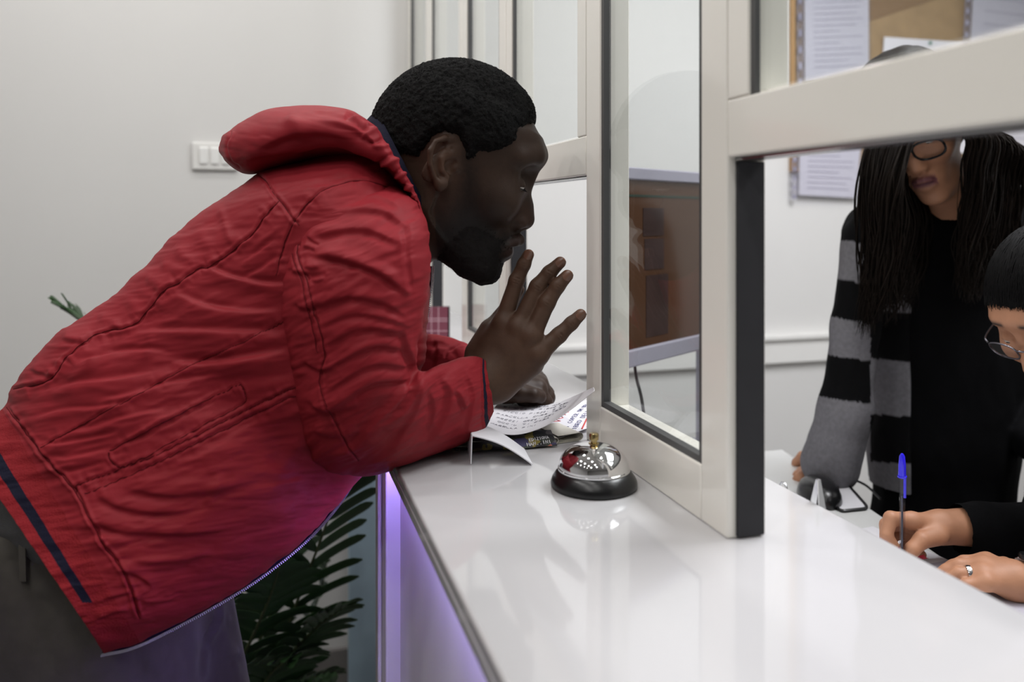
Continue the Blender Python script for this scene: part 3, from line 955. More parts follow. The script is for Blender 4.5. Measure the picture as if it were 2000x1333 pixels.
M['skin_dark'] = mat('dark_skin', lin(66, 50, 43), .5, attr='tone', noise=.07, nscale=120, bump=.22, bscale=700, bdist=.0006, spec=.2)
M['hair_black'] = mat('black_hair', lin(11, 10, 10), .8, noise=.25, nscale=160, bump=.6, bscale=600, bdist=.0015, spec=.12)
M['hair_fuzz'] = mat('black_hair_tips', lin(11, 10, 10), .7, noise=.2, nscale=90, spec=.15)

hipc = at(160, 1150, 1.07)
man = thing('person', 'person in a red hooded jacket leaning on the counter with one raised hand', 'person', (hipc[0], hipc[1], 0))

def skin_from(fields, name, parent, m, tone, strokes=()):
    """several (field, lo, hi, cell) in camera coordinates -> one mesh"""
    Vs, Qs, n = [], [], 0
    for fn, lo, hi, h in fields:
        V, Q = surface_nets(fn, lo, hi, h)
        V = relax(V, Q, 1, .4)
        Vs.append(toworld(V)); Qs.append(Q + n); n += len(V)
    V = np.concatenate(Vs); Q = np.concatenate(Qs)
    if strokes: V = groove(V, vnormals(V, Q), strokes)
    me = raw_mesh(name, V, [Q])
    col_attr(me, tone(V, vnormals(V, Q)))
    return obj(name, me, m, parent)

# right hand, back of the hand towards the camera, fingers spread upwards
RH = {
    'index': ([(983, 630, 1.084), (1009, 548, 1.088), (1023, 517, 1.086), (1032, 498, 1.083)], [.0126, .0102, .0089, .0076]),
    'middle': ([(1013, 640, 1.072), (1050, 560, 1.078), (1073, 533, 1.079), (1094, 513, 1.078)], [.0128, .0106, .0094, .0079]),
    'ring': ([(1038, 656, 1.064), (1068, 592, 1.068), (1089, 559, 1.068), (1108, 539, 1.067)], [.0130, .0109, .0095, .0080]),
    'little': ([(1051, 692, 1.062), (1092, 655, 1.066), (1116, 632, 1.067), (1134, 615, 1.066)], [.0130, .0102, .0088, .0076]),
}
def rhand_field(P):
    d = None
    for (wx, wy, wd), (f, rr) in zip([(936, 712, 1.080), (948, 727, 1.074), (961, 743, 1.070), (974, 757, 1.070)], RH.items()):
        e = sd_cap(P, cc(wx, wy, wd), cc(*rr[0][0]), .0165, .0132)
        d = e if d is None else smin(d, e, .016)
    d = smin(d, sd_cap(P, cc(982, 748, 1.080), cc(1040, 712, 1.078), .0165, .0140), .018)
    d = smin(d, sd_cap(P, cc(936, 690, 1.096), cc(956, 645, 1.104), .0170, .0130), .016)
    th = [cc(936, 690, 1.096), cc(958, 645, 1.112), cc(994, 598, 1.122), cc(1012, 566, 1.120)]
    d = smin(d, sd_chain(P, th, [.0165, .0125, .0105, .0088]), .010)
    d = smin(d, sd_chain(P, [cc(955, 738, 1.078), cc(905, 768, 1.05), cc(840, 800, 1.01)], [.0285, .030, .036]), .02)
    fd = None
    for f, (pts, r) in RH.items():
        pts = [cc(*q) for q in pts]
        e = sd_chain(P, pts, r, .004)
        # knuckle bulges and a creased look at the joints (towards the camera)
        for k in (1, 2):
            e = smin(e, sd_sphere(P, pts[k] - np.array([0, 0, r[k] * .32]), r[k] * .80), .004)
        e = smin(e, sd_sphere(P, pts[0] - np.array([0, 0, r[0] * .22]), r[0] * .88), .006)
        fd = e if fd is None else smin(fd, e, .003)
    d = smin(d, fd, .007)
    # skin creases over the middle joints, tendons
    for f, (pts, r) in RH.items():
        pts = [cc(*q) for q in pts]
        ax = pts[2] - pts[0]; ax /= np.linalg.norm(ax); n = np.cross(ax, (0, 0, 1.0)); n /= np.linalg.norm(n)
        for k, offs in ((1, (-.0035, 0, .0035)), (2, (-.0015, .0015))):
            for o in offs:
                c = pts[k] + ax * o - np.array([0, 0, r[k] * 1.10])
                d = smax(d, -sd_cap(P, c - n * r[k] * .55, c + n * r[k] * .55, .00075), .0012)
    return d
# left hand, a loose fist resting on the papers behind the right wrist
def lhand_field(P):
    wr = cc(985, 748, 1.235)
    d = sd_chain(P, [wr, cc(930, 735, 1.26), cc(850, 728, 1.29)], [.027, .030, .036], .01)
    mcp = [(1046, 738, 1.295), (1052, 745, 1.275), (1054, 752, 1.255), (1050, 760, 1.235)]
    for k, q in enumerate(mcp):
        d = smin(d, sd_cap(P, wr + np.array([0, .004 - .004 * k, .022 - .014 * k]), cc(*q), .017, .0135), .014)
    fd = None
    for k, q in enumerate(mcp):
        a = cc(*q); r = (.0108, .0112, .0108, .0098)[k]
        pts = [a, a + np.array([.012, -.020, 0]), a + np.array([-.012, -.030, -.002]), a + np.array([-.024, -.018, -.002])]
        e = sd_chain(P, pts, [.0128, r, r * .92, r * .8], .004)
        e = smin(e, sd_sphere(P, pts[1] + np.array([.001, .001, 0]), r * 1.03), .003)
        fd = e if fd is None else np.minimum(fd, e)
    d = smin(d, fd, .005)
    th = [cc(990, 760, 1.225), cc(1015, 770, 1.205), cc(1040, 772, 1.205), cc(1055, 776, 1.215)]
    return smin(d, sd_chain(P, th, [.017, .0125, .0108, .0095]), .008)
SPINE = [(760, 440, 1.10), (640, 470, 1.12), (480, 640, 1.11), (300, 850, 1.08), (160, 1120, 1.07)]
def core_field(P):
    d = sd_chain(P, [cc(*q) for q in SPINE], [.07, .09, .10, .10, .085], .03)
    d = smin(d, sd_chain(P, [cc(690, 440, .99), cc(690, 830, .975), cc(840, 800, 1.01)], [.045, .036, .034], .02), .03)
    d = smin(d, sd_chain(P, [cc(720, 470, 1.26), cc(740, 720, 1.30), cc(860, 728, 1.285)], [.045, .038, .034], .02), .03)
    d = smin(d, sd_chain(P, [cc(*q) for q in LEG_N], [.088, .055, .040], .02), .04)
    d = smin(d, sd_chain(P, [cc(*q) for q in LEG_F], [.088, .055, .040], .02), .04)
    return d
LEG_N = [(205, 1190, 1.055), (285, 1850, 1.06), (235, 2330, 1.07)]
LEG_F = [(285, 1180, 1.20), (440, 1730, 1.19), (350, 2160, 1.21)]
R_ = (1.0, 1.12)
HAND_LINES = [([(930, 672), (950, 685), (968, 705), (985, 730)], 2.2, -.7, R_), ([(920, 690), (945, 700), (965, 722), (975, 745)], 2.2, -.7, R_), ([(945, 676), (962, 690), (975, 708)], 2.0, -.5, R_),
    ([(962, 690), (975, 655), (985, 628)], 4.5, .8, R_), ([(978, 700), (996, 665), (1012, 640)], 4.5, .9, R_), ([(990, 712), (1015, 680), (1036, 660)], 4.5, .8, R_), ([(1003, 725), (1030, 706), (1050, 692)], 4.5, .6, R_),
    ([(968, 676), (985, 658), (998, 640)], 3.5, -.6, R_), ([(985, 688), (1005, 664), (1022, 652)], 3.5, -.6, R_),
    ([(976, 640), (986, 640), (996, 636)], 1.6, -.5, R_), ([(978, 632), (988, 631), (998, 626)], 1.6, -.5, R_), ([(1004, 648), (1014, 646), (1024, 642)], 1.6, -.5, R_), ([(1008, 640), (1018, 636), (1026, 630)], 1.6, -.4, R_),
    ([(1030, 664), (1040, 662), (1050, 656)], 1.6, -.5, R_), ([(1048, 700), (1056, 694), (1062, 684)], 1.6, -.5, R_),
    ([(960, 720), (985, 716), (1010, 700)], 2.4, -.4, R_), ([(985, 745), (1010, 735), (1035, 716)], 2.4, -.4, R_)]
NAILS = []
for f, (pts, r) in RH.items():
    a, b = cc(*pts[2]), cc(*pts[3]); ax = (b - a) / np.linalg.norm(b - a)
    NAILS.append((b + ax * r[3] * .1 - np.array([0, 0, r[3] * .72]), ax, r[3]))
skin0 = np.array(lin(50, 36, 28)[:3])
def man_tone(V, N):
    P, D = topx(V); L = man_local(tocam(V).astype(F32))
    c = np.tile(skin0, (len(V), 1))
    n = vnoise(V * 60, 2)[:, None]
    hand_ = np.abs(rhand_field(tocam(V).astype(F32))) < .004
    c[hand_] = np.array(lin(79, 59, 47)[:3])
    c = c * (1 + .10 * n)
    head = (np.abs(D - 1.10) < .13) & (P[:, 0] > 700) & (P[:, 1] < 560)
    def blend(mask, col, soft=None):
        m = np.clip(mask, 0, 1)[:, None]
        return c * (1 - m) + np.array(lin(*col)[:3]) * m
    s, t = L[:, 0], L[:, 1]
    px = (880 + (s * math.cos(TILT) + t * math.sin(TILT)) / HM); py = 340 + (s * math.sin(TILT) - t * math.cos(TILT)) / HM
    pp = np.stack([px, py], -1)
    beard = [(918, 300), (932, 330), (936, 370), (940, 410), (952, 440), (975, 462), (1002, 456), (1010, 464), (985, 480), (978, 500), (984, 512), (975, 530), (960, 560), (900, 545), (860, 510), (868, 470), (896, 430), (908, 380), (905, 330)]
    inside = in_poly(pp, beard)
    dd, _, _ = dist_poly(pp, beard + beard[:1])
    bm = np.clip(np.where(inside, .5, .5) + np.where(inside, 1, -1) * dd / 26 + .25 * vnoise(np.stack([pp[:, 0] / 5, pp[:, 1] / 5, V[:, 2] * 40], -1), 8), 0, 1) * head
    c = blend(bm * np.clip(.70 + (pp[:, 1] - 420) / 120, .70, 1), (16, 13, 12))
    stubble_ = np.clip((pp[:, 1] - 350) / 100, 0, 1) * np.clip((1000 - pp[:, 0]) / 40, 0, 1) * head * (pp[:, 0] > 860)  # stubble tone, darker down the cheek towards the jaw
    c = blend(stubble_ * .8, (18, 15, 13))
    lips = np.exp(-np.minimum(dist_poly(pp, [(990, 478), (1004, 471), (1016, 468)])[0], dist_poly(pp, [(988, 487), (994, 494)])[0]) ** 2 / 60) * head * (np.abs(L[:, 2]) < .026)
    c = blend(lips * .55, (62, 46, 44))
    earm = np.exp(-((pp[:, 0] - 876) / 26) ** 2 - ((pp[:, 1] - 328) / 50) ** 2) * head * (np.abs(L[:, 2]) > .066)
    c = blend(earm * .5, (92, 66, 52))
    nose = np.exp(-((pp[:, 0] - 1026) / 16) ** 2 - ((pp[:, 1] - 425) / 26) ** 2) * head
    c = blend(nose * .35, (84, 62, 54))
    C = tocam(V)
    for q, ax, r in NAILS:
        d = np.linalg.norm(C - (q + ax * .006), axis=1)
        c = blend(np.exp(-(d / .0075) ** 2) * .85, (150, 102, 78))
    return c
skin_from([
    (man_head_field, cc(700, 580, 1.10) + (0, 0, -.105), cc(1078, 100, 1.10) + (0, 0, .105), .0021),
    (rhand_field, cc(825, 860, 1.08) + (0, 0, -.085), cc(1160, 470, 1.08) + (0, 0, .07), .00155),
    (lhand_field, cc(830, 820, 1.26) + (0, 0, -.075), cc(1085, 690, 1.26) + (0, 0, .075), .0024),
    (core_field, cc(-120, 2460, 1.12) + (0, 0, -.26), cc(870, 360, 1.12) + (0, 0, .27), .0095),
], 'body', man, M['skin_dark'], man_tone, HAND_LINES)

# finger nails
M['nail'] = mat('finger_nail', lin(108, 78, 64), .3, noise=.05, spec=.5)
for q, ax, r in NAILS:
    side = np.cross(ax, (0, 0, 1.0)); side /= np.linalg.norm(side); nrm = np.cross(side, ax); nrm = nrm if nrm[2] < 0 else -nrm
    g = np.array([[toworld(q + ax * (u * .0062 - .0005) + side * w * r * .66 * (1 - .18 * max(0, u) ** 2) + nrm * (r * .20 + .0012 - r * .30 * w * w - .0004 * u * u)) for w in np.linspace(-1, 1, 9)] for u in np.linspace(-1, 1, 9)])
    MB().sheet(g, .0006).build('fingernail', M['nail'], man)

# eyes (mostly hidden under the lowered lids) and lashes
M['eye'] = mat('eye_white', lin(190, 184, 178), .1, noise=.03)
M['iris'] = mat('dark_iris', lin(20, 14, 12), .08, noise=.1)
for sx in (-1, 1):
    bc_ = H3(1005, 364, .033 * sx)
    wv = toworld(man_cam(bc_[None]))[0]
    fw = toworld(man_cam((bc_ + np.array([1.0, -.3, 0]))[None]))[0] - wv; fw /= np.linalg.norm(fw)
    ey = MB().lathe(wv - fw * .0132, [(.0132 * math.sin(a), .0132 - .0132 * math.cos(a)) for a in np.linspace(0, math.pi, 17)], 24, axis=fw).build('eye', M['eye'], man)
    MB().lathe(wv + fw * .0118, [(.0055, 0), (.004, .0011), (.0, .0016)], 20, axis=fw).build('iris', M['iris'], ey)
    mb = MB()
    for k in range(26):
        u = k / 25
        base = catmull(np.array([on_ball(*q, .0142) for q in SLIT]), np.array([u * 4]))[0]
        base = base * np.array([1, 1, sx])
        o = np.array([math.sin(math.pi * (.15 + .6 * u)) * .0055, -.0022, (.0045 * (1 - u) - .001) * sx])
        a, b = toworld(man_cam(np.array([base, base + o])))
        mb.tube([a, (a + b) / 2 - UV * .0005, b], [.00022, .0002, .00005], 4)
    mb.build('eyelash', M['hair_fuzz'], man)

# cropped hair: a shell with a rough surface plus short curled tips
HAIRLINE = [(1056, 232), (1046, 244), (1030, 252), (1014, 262), (1009, 283), (990, 298), (962, 307), (940, 306), (928, 320), (916, 326), (912, 300), (900, 276), (874, 270), (856, 280), (842, 300), (828, 316), (800, 312), (772, 312), (735, 300), (690, 240), (760, 90), (900, 60), (1060, 140)]
def man_pp(L):
    s, t = L[..., 0], L[..., 1]
    return np.stack([880 + (s * math.cos(TILT) + t * math.sin(TILT)) / HM, 340 + (s * math.sin(TILT) - t * math.cos(TILT)) / HM], -1)
def hair_field(P):
    L = man_local(P)
    d = head_cap(L) - .0085
    pp = man_pp(L)
    ins = in_poly(pp, HAIRLINE); e = dist_poly(pp, HAIRLINE + HAIRLINE[:1])[0]
    edge = np.where(ins, e, -e) * HM            # metres inside the hairline
    return smax(d + .0085 * np.clip(1 - edge / .016, 0, 1) ** 2 * 1.25, -edge - .001, .002)
def head_cap(L):
    s, t, x = L[..., 0], L[..., 1], L[..., 2]
    d = skull(s, t, x)
    g = face_slices(s, t, x)
    return smin(smin(d, g, .022), man_neck(L) + .006, .03)
V, Q = surface_nets(hair_field, cc(715, 345, 1.10) + (0, 0, -.10), cc(1075, 95, 1.10) + (0, 0, .10), .0017)
V = toworld(V); N = vnormals(V, Q)
bump = vnoise(V * 420, 1) * .0011 + vnoise(V * 190, 2) * .0010 + vnoise(V * 900, 4) * .0006
Vh = V + N * bump[:, None]
hair = obj('hair', raw_mesh('hair', Vh, [Q]), M['hair_black'], man)
def tips(V, N, n, length, seed, jitter=.8, wid=.00022):
    r = np.random.RandomState(seed)
    i = r.choice(len(V), n)
    b = V[i] - N[i] * .0008
    dirs = N[i] + jitter * r.normal(size=(n, 3)) * .5
    dirs /= np.linalg.norm(dirs, axis=1)[:, None]
    L = length * (.5 + r.rand(n))[:, None]
    cr = np.cross(dirs, r.normal(size=(n, 3))); cr /= np.linalg.norm(cr, axis=1)[:, None]
    c2 = np.cross(dirs, cr)
    m = b + dirs * L * .55 + c2 * L * .18
    t = b + dirs * L + cr * L * .25 * 0 - c2 * L * .12
    v = np.stack([b - cr * wid, b + cr * wid, m + cr * wid * .8, m - cr * wid * .8, t + cr * wid * .3, t - cr * wid * .3], 1).reshape(-1, 3)
    k = np.arange(n)[:, None] * 6
    f = np.concatenate([k + np.array([0, 1, 2, 3]), k + np.array([3, 2, 4, 5])])
    return v, f
v, f = tips(V, N, 26000, .0042, 3)
tp = obj('hair_tips', raw_mesh('hair_tips', v, [f]), M['hair_fuzz'], hair); tp['kind'] = 'stuff'

BEARD = [(918, 300), (934, 330), (938, 370), (944, 410), (958, 440), (985, 462), (1004, 458), (1008, 466), (985, 478), (978, 500), (986, 514), (984, 535), (960, 562), (890, 562), (850, 514), (872, 470), (898, 430), (910, 380), (905, 330)]
def beard_field(P):
    L = man_local(P)
    q = man_pp(L)
    ins = in_poly(q, BEARD); e = dist_poly(q, BEARD + BEARD[:1])[0]
    e = np.where(ins, e, -e)
    low = np.clip((q[..., 1] - 425) / 75, 0, 1)
    return head_sdf(L, neck=man_neck) - (.0045 * np.clip((e - 3) / 26, 0, 1) * low - .0012 * (1 - low) - .0012 * np.clip(-e / 3, 0, 4))
V, Q = surface_nets(beard_field, cc(840, 572, 1.10) + (0, 0, -.085), cc(1010, 425, 1.10) + (0, 0, .085), .0021)
V = toworld(V); N = vnormals(V, Q)
V = V + N * (vnoise(V * 500, 6) * .0006 + vnoise(V * 240, 7) * .0006)[:, None]
q_ = man_pp(man_local(tocam(V).astype(F32)))
keepv = in_poly(q_, BEARD) & (q_[:, 1] > 440)
Qk = Q[keepv[Q].all(1)]
used = np.unique(Qk); rem = np.full(len(V), -1); rem[used] = np.arange(len(used))
M['beard'] = mat('black_beard', lin(15, 12, 11), .7, noise=.2, nscale=160, bump=.4, bscale=700, bdist=.001, spec=.18)
beard = obj('beard', raw_mesh('beard', V[used], [rem[Qk]]), M['beard'], man)
# short hairs along the jaw and chin, thinning out over the cheek
V, Q = surface_nets(lambda P: man_head_field(P), cc(840, 568, 1.10) + (0, 0, -.085), cc(1030, 290, 1.10) + (0, 0, .085), .0026)
V = toworld(V); N = vnormals(V, Q)
pp = man_pp(man_local(tocam(V).astype(F32)))
ins = in_poly(pp, BEARD); dd = dist_poly(pp, BEARD + BEARD[:1])[0]
low = np.clip((pp[:, 1] - 430) / 70, 0, 1)
prob = np.clip(dd / 14, 0, 1) * low ** 1.3 * ins
keep = np.random.RandomState(9).rand(len(V)) < prob
V, N = V[keep], N[keep]
v, f = tips(V, N, 22000, .0040, 5, .9, .00022)
bd_ = obj('beard_tips', raw_mesh('beard_tips', v, [f]), M['hair_fuzz'], beard); bd_['kind'] = 'stuff'
# ------------------------------------------------------------------ the man's clothes
def nylon(name, col):
    m = mat(name, col, .58, noise=.05, nscale=40, bump=.25, bscale=900, bdist=.0004, spec=.13, sheen=0.0)
    return m
M['red'] = nylon('red_nylon', lin(131, 32, 40))
M['rib'] = mat('red_rib_knit', lin(126, 29, 35), .8, noise=.06, nscale=60, bump=.5, bscale=500, stretch=(1, 1, 1), spec=.12)
M['navy'] = mat('navy_knit', lin(22, 22, 38), .85, noise=.08, nscale=80, bump=.3, bscale=500, spec=.12)
M['zip'] = mat('zip_metal', (.42, .42, .46, 1), .35, 1.0, noise=.1, nscale=300)
M['trouser'] = mat('grey_cotton', lin(78, 74, 68), .85, noise=.07, nscale=70, bump=.35, bscale=900, bdist=.0006, sheen=.2)
M['shirt'] = mat('grey_jersey', lin(92, 92, 92), .9, noise=.08, nscale=90, bump=.3, bscale=700)

jk = thing('jacket', '', '', (origin_of(man)))
del jk['label'], jk['category']
jk.parent = man; jk.location = (0, 0, 1.0)

TORSO = [
    (735, 262, 838, 478, 1.10, .105), (672, 292, 838, 545, 1.10, .176), (588, 318, 832, 628, 1.10, .206), (508, 346, 822, 708, 1.10, .202),
    (428, 400, 790, 790, 1.10, .195), (356, 452, 745, 862, 1.10, .190), (292, 520, 700, 928, 1.09, .186), (240, 570, 650, 988, 1.09, .184),
    (182, 612, 583, 1056, 1.06, .172, 1.09, 1.03), (118, 655, 502, 1122, 1.04, .165, 1.08, 1.00), (66, 708, 412, 1178, 1.02, .155, 1.08, .97), (28, 760, 318, 1228, 1.01, .148, 1.08, .94),
    (6, 800, 272, 1250, 1.0, .142, 1.08, .925), (-40, 830, 230, 1262, 1.0, .140, 1.08, .915), (-84, 852, 200, 1270, 1.0, .138, 1.08, .905)]
def rest_on_counter(V, N, P):
    """cloth flattens where the forearm lies on the counter top"""
    V = V.copy(); z0 = ZC + .0012
    on = (V[:, 0] > XF - .004) & (V[:, 2] < z0 + .006)
    h = np.clip((z0 + .006 - V[:, 2]) / .012, 0, None)
    V[on, 2] = np.maximum(V[on, 2], z0 + .006 * np.exp(-h[on] * 2))
    return V
def clear_of_edge(V, N, P):
    V = V.copy(); m = (V[:, 0] > XF - .004) & (V[:, 2] < ZC + .001); V[m, 0] = XF - .004
    return V
TS = [  # creases traced as (points, width, height, kind)
    ([(545, 392), (520, 420), (497, 452), (456, 489), (411, 521), (390, 525), (369, 538), (349, 553), (322, 567), (296, 600), (266, 632), (240, 641), (210, 647), (180, 658), (165, 671), (128, 701), (112, 728), (90, 746), (49, 756), (19, 761)], 2.3, 2.2, 'seam'),
    ([(498, 340), (507, 343), (538, 381), (573, 427), (585, 440)], 2.2, 1.9, 'seam'),
    ([(79, 874), (161, 829), (259, 776), (379, 712), (514, 649), (560, 628)], 1.9, 1.2, 'seam'),
    ([(150, 962), (161, 945), (300, 892), (375, 855), (487, 799), (577, 757)], 2.2, 2.0, 'seam'),
    ([(165, 966), (300, 908), (375, 871), (487, 815), (577, 773)], 1.9, 1.4, 'seam'),
    ([(11, 795), (52, 847), (95, 903), (152, 968), (198, 1059), (243, 1124), (273, 1211)], 2.4, 2.5, 'seam'),
    ([(540, 540), (548, 500), (560, 466), (577, 432), (604, 395), (642, 368), (693, 353), (744, 361), (783, 386), (802, 404)], 1.9, 1.5, 'seam'),
    # pocket
    ([(214, 881), (300, 836), (400, 785), (461, 754), (474, 757), (480, 772), (472, 791), (400, 830), (300, 884), (244, 911), (224, 908), (214, 895), (212, 883)], 1.9, 1.5, 'seam'),
    ([(232, 876), (300, 842), (370, 806), (431, 776)], 3.0, -3.2, 'ridge'), ([(228, 868), (300, 832), (370, 797), (425, 770)], 5, 1.6, 'ridge'),
    # folds running from the back towards the arm
    ([(560, 610), (480, 612), (400, 600), (340, 575)], 9, 3.0, 'fold'), ([(560, 560), (500, 555), (440, 540), (400, 520)], 8, 3.0, 'fold'),
    ([(565, 655), (470, 652), (360, 650), (250, 655)], 10, 3.4, 'fold'), ([(565, 690), (480, 705), (400, 715), (330, 712)], 11, 4.6, 'fold'),
    ([(330, 690), (240, 690), (180, 705), (140, 720)], 8, 3.2, 'fold'), ([(300, 730), (220, 745), (150, 752), (100, 770)], 8, 2.8, 'fold'),
    ([(440, 735), (340, 752), (250, 775), (170, 795)], 8, 2.6, 'fold'), ([(260, 790), (190, 800), (120, 805), (70, 820)], 7, 2.6, 'fold'),
    ([(330, 800), (260, 815), (180, 840), (120, 850)], 7, 2.2, 'fold'), ([(230, 850), (170, 862), (110, 872), (75, 868)], 6, 2.2, 'fold'),
    ([(220, 880), (170, 890), (130, 900), (95, 895)], 6, 2.0, 'fold'), ([(215, 905), (180, 915), (140, 925), (112, 925)], 6, 2.0, 'fold'),
    ([(540, 470), (500, 500), (470, 520)], 7, 2.0, 'fold'), ([(550, 500), (510, 530), (470, 548)], 7, 2.2, 'fold'), ([(552, 440), (515, 470), (490, 490)], 6, 1.6, 'ridge'),
    ([(380, 440), (400, 470), (420, 505)], 13, 1.5, 'ridge'), ([(340, 480), (365, 505), (385, 520)], 12, 2.0, 'ridge'), ([(310, 515), (345, 525), (365, 535)], 11, 1.7, 'ridge'),
    ([(430, 400), (440, 440), (455, 480)], 8, 1.6, 'ridge'), ([(285, 545), (310, 555), (320, 562)], 10, 1.5, 'ridge'), ([(250, 575), (260, 600), (280, 615)], 13, 1.5, 'ridge'),
    ([(190, 615), (220, 630), (240, 638)], 11, 1.6, 'ridge'), ([(120, 660), (150, 665), (170, 668)], 7, 2.0, 'fold'), ([(60, 720), (90, 730), (110, 733)], 7, 2.2, 'fold'),
    ([(300, 640), (290, 690), (240, 730)], 10, 1.6, 'ridge'), ([(190, 690), (170, 720), (130, 745)], 9, 1.8, 'ridge'),
    # lower front
    ([(560, 790), (480, 840), (400, 890), (330, 920)], 14, 2.0, 'fold'), ([(240, 950), (330, 965), (420, 955), (500, 940)], 12, 3.0, 'fold'), ([(180, 960), (240, 990), (330, 1000), (400, 985)], 10, 2.6, 'fold'),
    ([(170, 1010), (230, 1035), (330, 1040), (440, 1035)], 10, 2.8, 'fold'), ([(430, 920), (425, 950), (400, 990)], 12, 2.4, 'ridge'),
    ([(500, 880), (540, 930), (600, 960)], 16, 2.4, 'ridge'), ([(240, 1090), (320, 1095), (420, 1080)], 12, 2.2, 'fold'), ([(230, 1110), (280, 1130), (300, 1150)], 7, 2.2, 'fold'), ([(245, 1160), (300, 1175), (350, 1165)], 9, 1.6, 'fold'),
    ([(200, 1170), (240, 1160), (262, 1150)], 6, 1.6, 'fold'), ([(185, 1210), (220, 1195), (250, 1190)], 6, 1.8, 'fold'),
    ([(600, 850), (560, 900), (520, 980)], 18, 2.4, 'ridge'), ([(640, 930), (590, 980), (530, 1020)], 14, 2.0, 'ridge'),
    ([(560, 350), (640, 335), (720, 345)], 9, 1.4, 'ridge'),
]
g = loft(TORSO, 470, 560, 2.25)
ob, Vt, Nt = finish_cloth('jacket_body', g, TS, M['red'], jk, noise_amp=.0017, noise_dir=-.18, seed=11, caps=(False, False), extra=clear_of_edge)
ob.data.materials.append(M['rib']); ob.data.materials.append(M['navy'])
# ribbed waistband and its navy stripe
pc = np.empty(len(ob.data.polygons) * 3, np.float32); ob.data.polygons.foreach_get('center', pc)
pc = pc.reshape(-1, 3) + origin_of(jk).astype(np.float32)
ring = np.repeat(np.arange(469), 560)[:len(pc)] if len(pc) == 469 * 560 else np.zeros(len(pc))
P, D = topx(pc)
mi = np.zeros(len(pc), np.int32)
mi[ring > 12.0 / 14 * 469] = 1
sd, st_, _ = dist_poly(P, [(-60, 815), (0, 893), (60, 985), (120, 1075), (186, 1173)])
mi[(ring > 12.90 / 14 * 469) & (ring < 13.40 / 14 * 469) & (P[:, 1] < 1178)] = 2
ob.data.polygons.foreach_set('material_index', mi)
sol = ob.modifiers.new('cloth_thickness', 'SOLIDIFY'); sol.thickness = .0022; sol.offset = -1

# sleeve of the near arm
SLEEVE = [
    (640, 372, 760, 352, 1.02, .030), (588, 412, 800, 378, .985, .072), (556, 480, 826, 420, .965, .082), (542, 556, 838, 480, .957, .094), (548, 640, 834, 566, .952, .094),
    (566, 726, 822, 640, .950, .092), (577, 800, 812, 700, .950, .090), (598, 872, 815, 726, .955, .088), (640, 919, 832, 728, .962, .084), (712, 932, 850, 716, .975, .079),
    (786, 915, 874, 706, .995, .072), (850, 889, 900, 699, 1.018, .066), (905, 868, 924, 698, 1.040, .060), (938, 846, 938, 700, 1.055, .056), (966, 806, 948, 706, 1.066, .050)]
SS = [
    ([(587, 443), (582, 495), (601, 557), (615, 613), (634, 689), (625, 755), (667, 850), (700, 900)], 1.9, 1.3, 'seam'),
    ([(577, 447), (572, 495), (590, 557), (604, 613), (620, 689)], 1.9, 0.8, 'seam'),
    ([(601, 495), (672, 507), (743, 533), (799, 576)], 8, 5.0, 'fold'), ([(588, 470), (650, 452), (720, 450), (790, 480)], 9, 3.2, 'fold'),
    ([(610, 430), (680, 410), (750, 415), (805, 450)], 9, 2.6, 'fold'), ([(660, 395), (730, 385), (790, 410)], 8, 2.0, 'fold'),
    ([(606, 600), (680, 578), (750, 590), (800, 620)], 10, 3.4, 'fold'), ([(612, 640), (690, 612), (760, 622), (806, 640)], 9, 2.6, 'fold'),
    ([(622, 680), (700, 640), (770, 645), (805, 660)], 10, 3.2, 'fold'), ([(634, 720), (720, 676), (780, 680), (808, 690)], 9, 3.2, 'fold'),
    ([(640, 760), (720, 712), (780, 712), (810, 718)], 10, 3.6, 'fold'), ([(640, 800), (720, 748), (790, 740), (815, 726)], 10, 3.4, 'fold'),
    ([(790, 640), (800, 690), (812, 722), (812, 760), (790, 800), (745, 835)], 9, 5.0, 'fold'),
    ([(805, 735), (770, 790), (720, 840), (690, 880)], 11, 3.8, 'fold'), ([(820, 735), (812, 800), (780, 860), (740, 895)], 10, 3.0, 'fold'),
    ([(862, 730), (880, 770), (868, 820), (835, 870)], 9, 3.8, 'fold'), ([(890, 760), (905, 790), (912, 800)], 7, 3.0, 'fold'), ([(840, 760), (850, 800), (840, 850)], 8, 2.4, 'fold'),
    ([(910, 720), (925, 770), (915, 830), (895, 860)], 7, 2.0, 'fold'), ([(800, 430), (800, 500), (808, 570)], 9, 2.4, 'fold'), ([(775, 450), (790, 520), (790, 600)], 9, 2.0, 'ridge'),
    ([(560, 520), (590, 530), (640, 528)], 9, 2.4, 'fold'), ([(575, 590), (600, 600), (640, 590)], 8, 1.8, 'fold'), ([(590, 700), (620, 720), (660, 715)], 9, 2.0, 'fold'), ([(600, 780), (640, 800), (700, 790)], 10, 2.4, 'fold'),
    ([(612, 840), (660, 850), (700, 838)], 10, 2.0, 'fold'), ([(640, 890), (700, 880), (760, 850)], 12, 2.0, 'ridge'), ([(720, 910), (780, 880), (830, 835)], 11, 1.8, 'ridge'),
    ([(600, 460), (612, 470), (625, 475)], 4, 1.6, 'fold'), ([(590, 480), (605, 483), (618, 488)], 4, 1.6, 'fold'), ([(595, 520), (612, 524), (625, 520)], 5, 1.6, 'fold'), ([(605, 545), (620, 548), (635, 543)], 5, 1.4, 'fold'),
]
g = loft(SLEEVE, 420, 420, 2.15, .66)
sl, Vs, Ns = finish_cloth('sleeve', g, SS, M['red'], jk, noise_amp=.0019, noise_dir=-.45, seed=23, stretchy=(80, 22), caps=(True, False), extra=rest_on_counter)
sl.data.materials.append(M['rib']); sl.data.materials.append(M['navy'])
npoly = len(sl.data.polygons)
ring = np.minimum(np.arange(npoly) // 420, 418)
if npoly > 419 * 420: ring[419 * 420:] = 0
mi = np.zeros(npoly, np.int32)
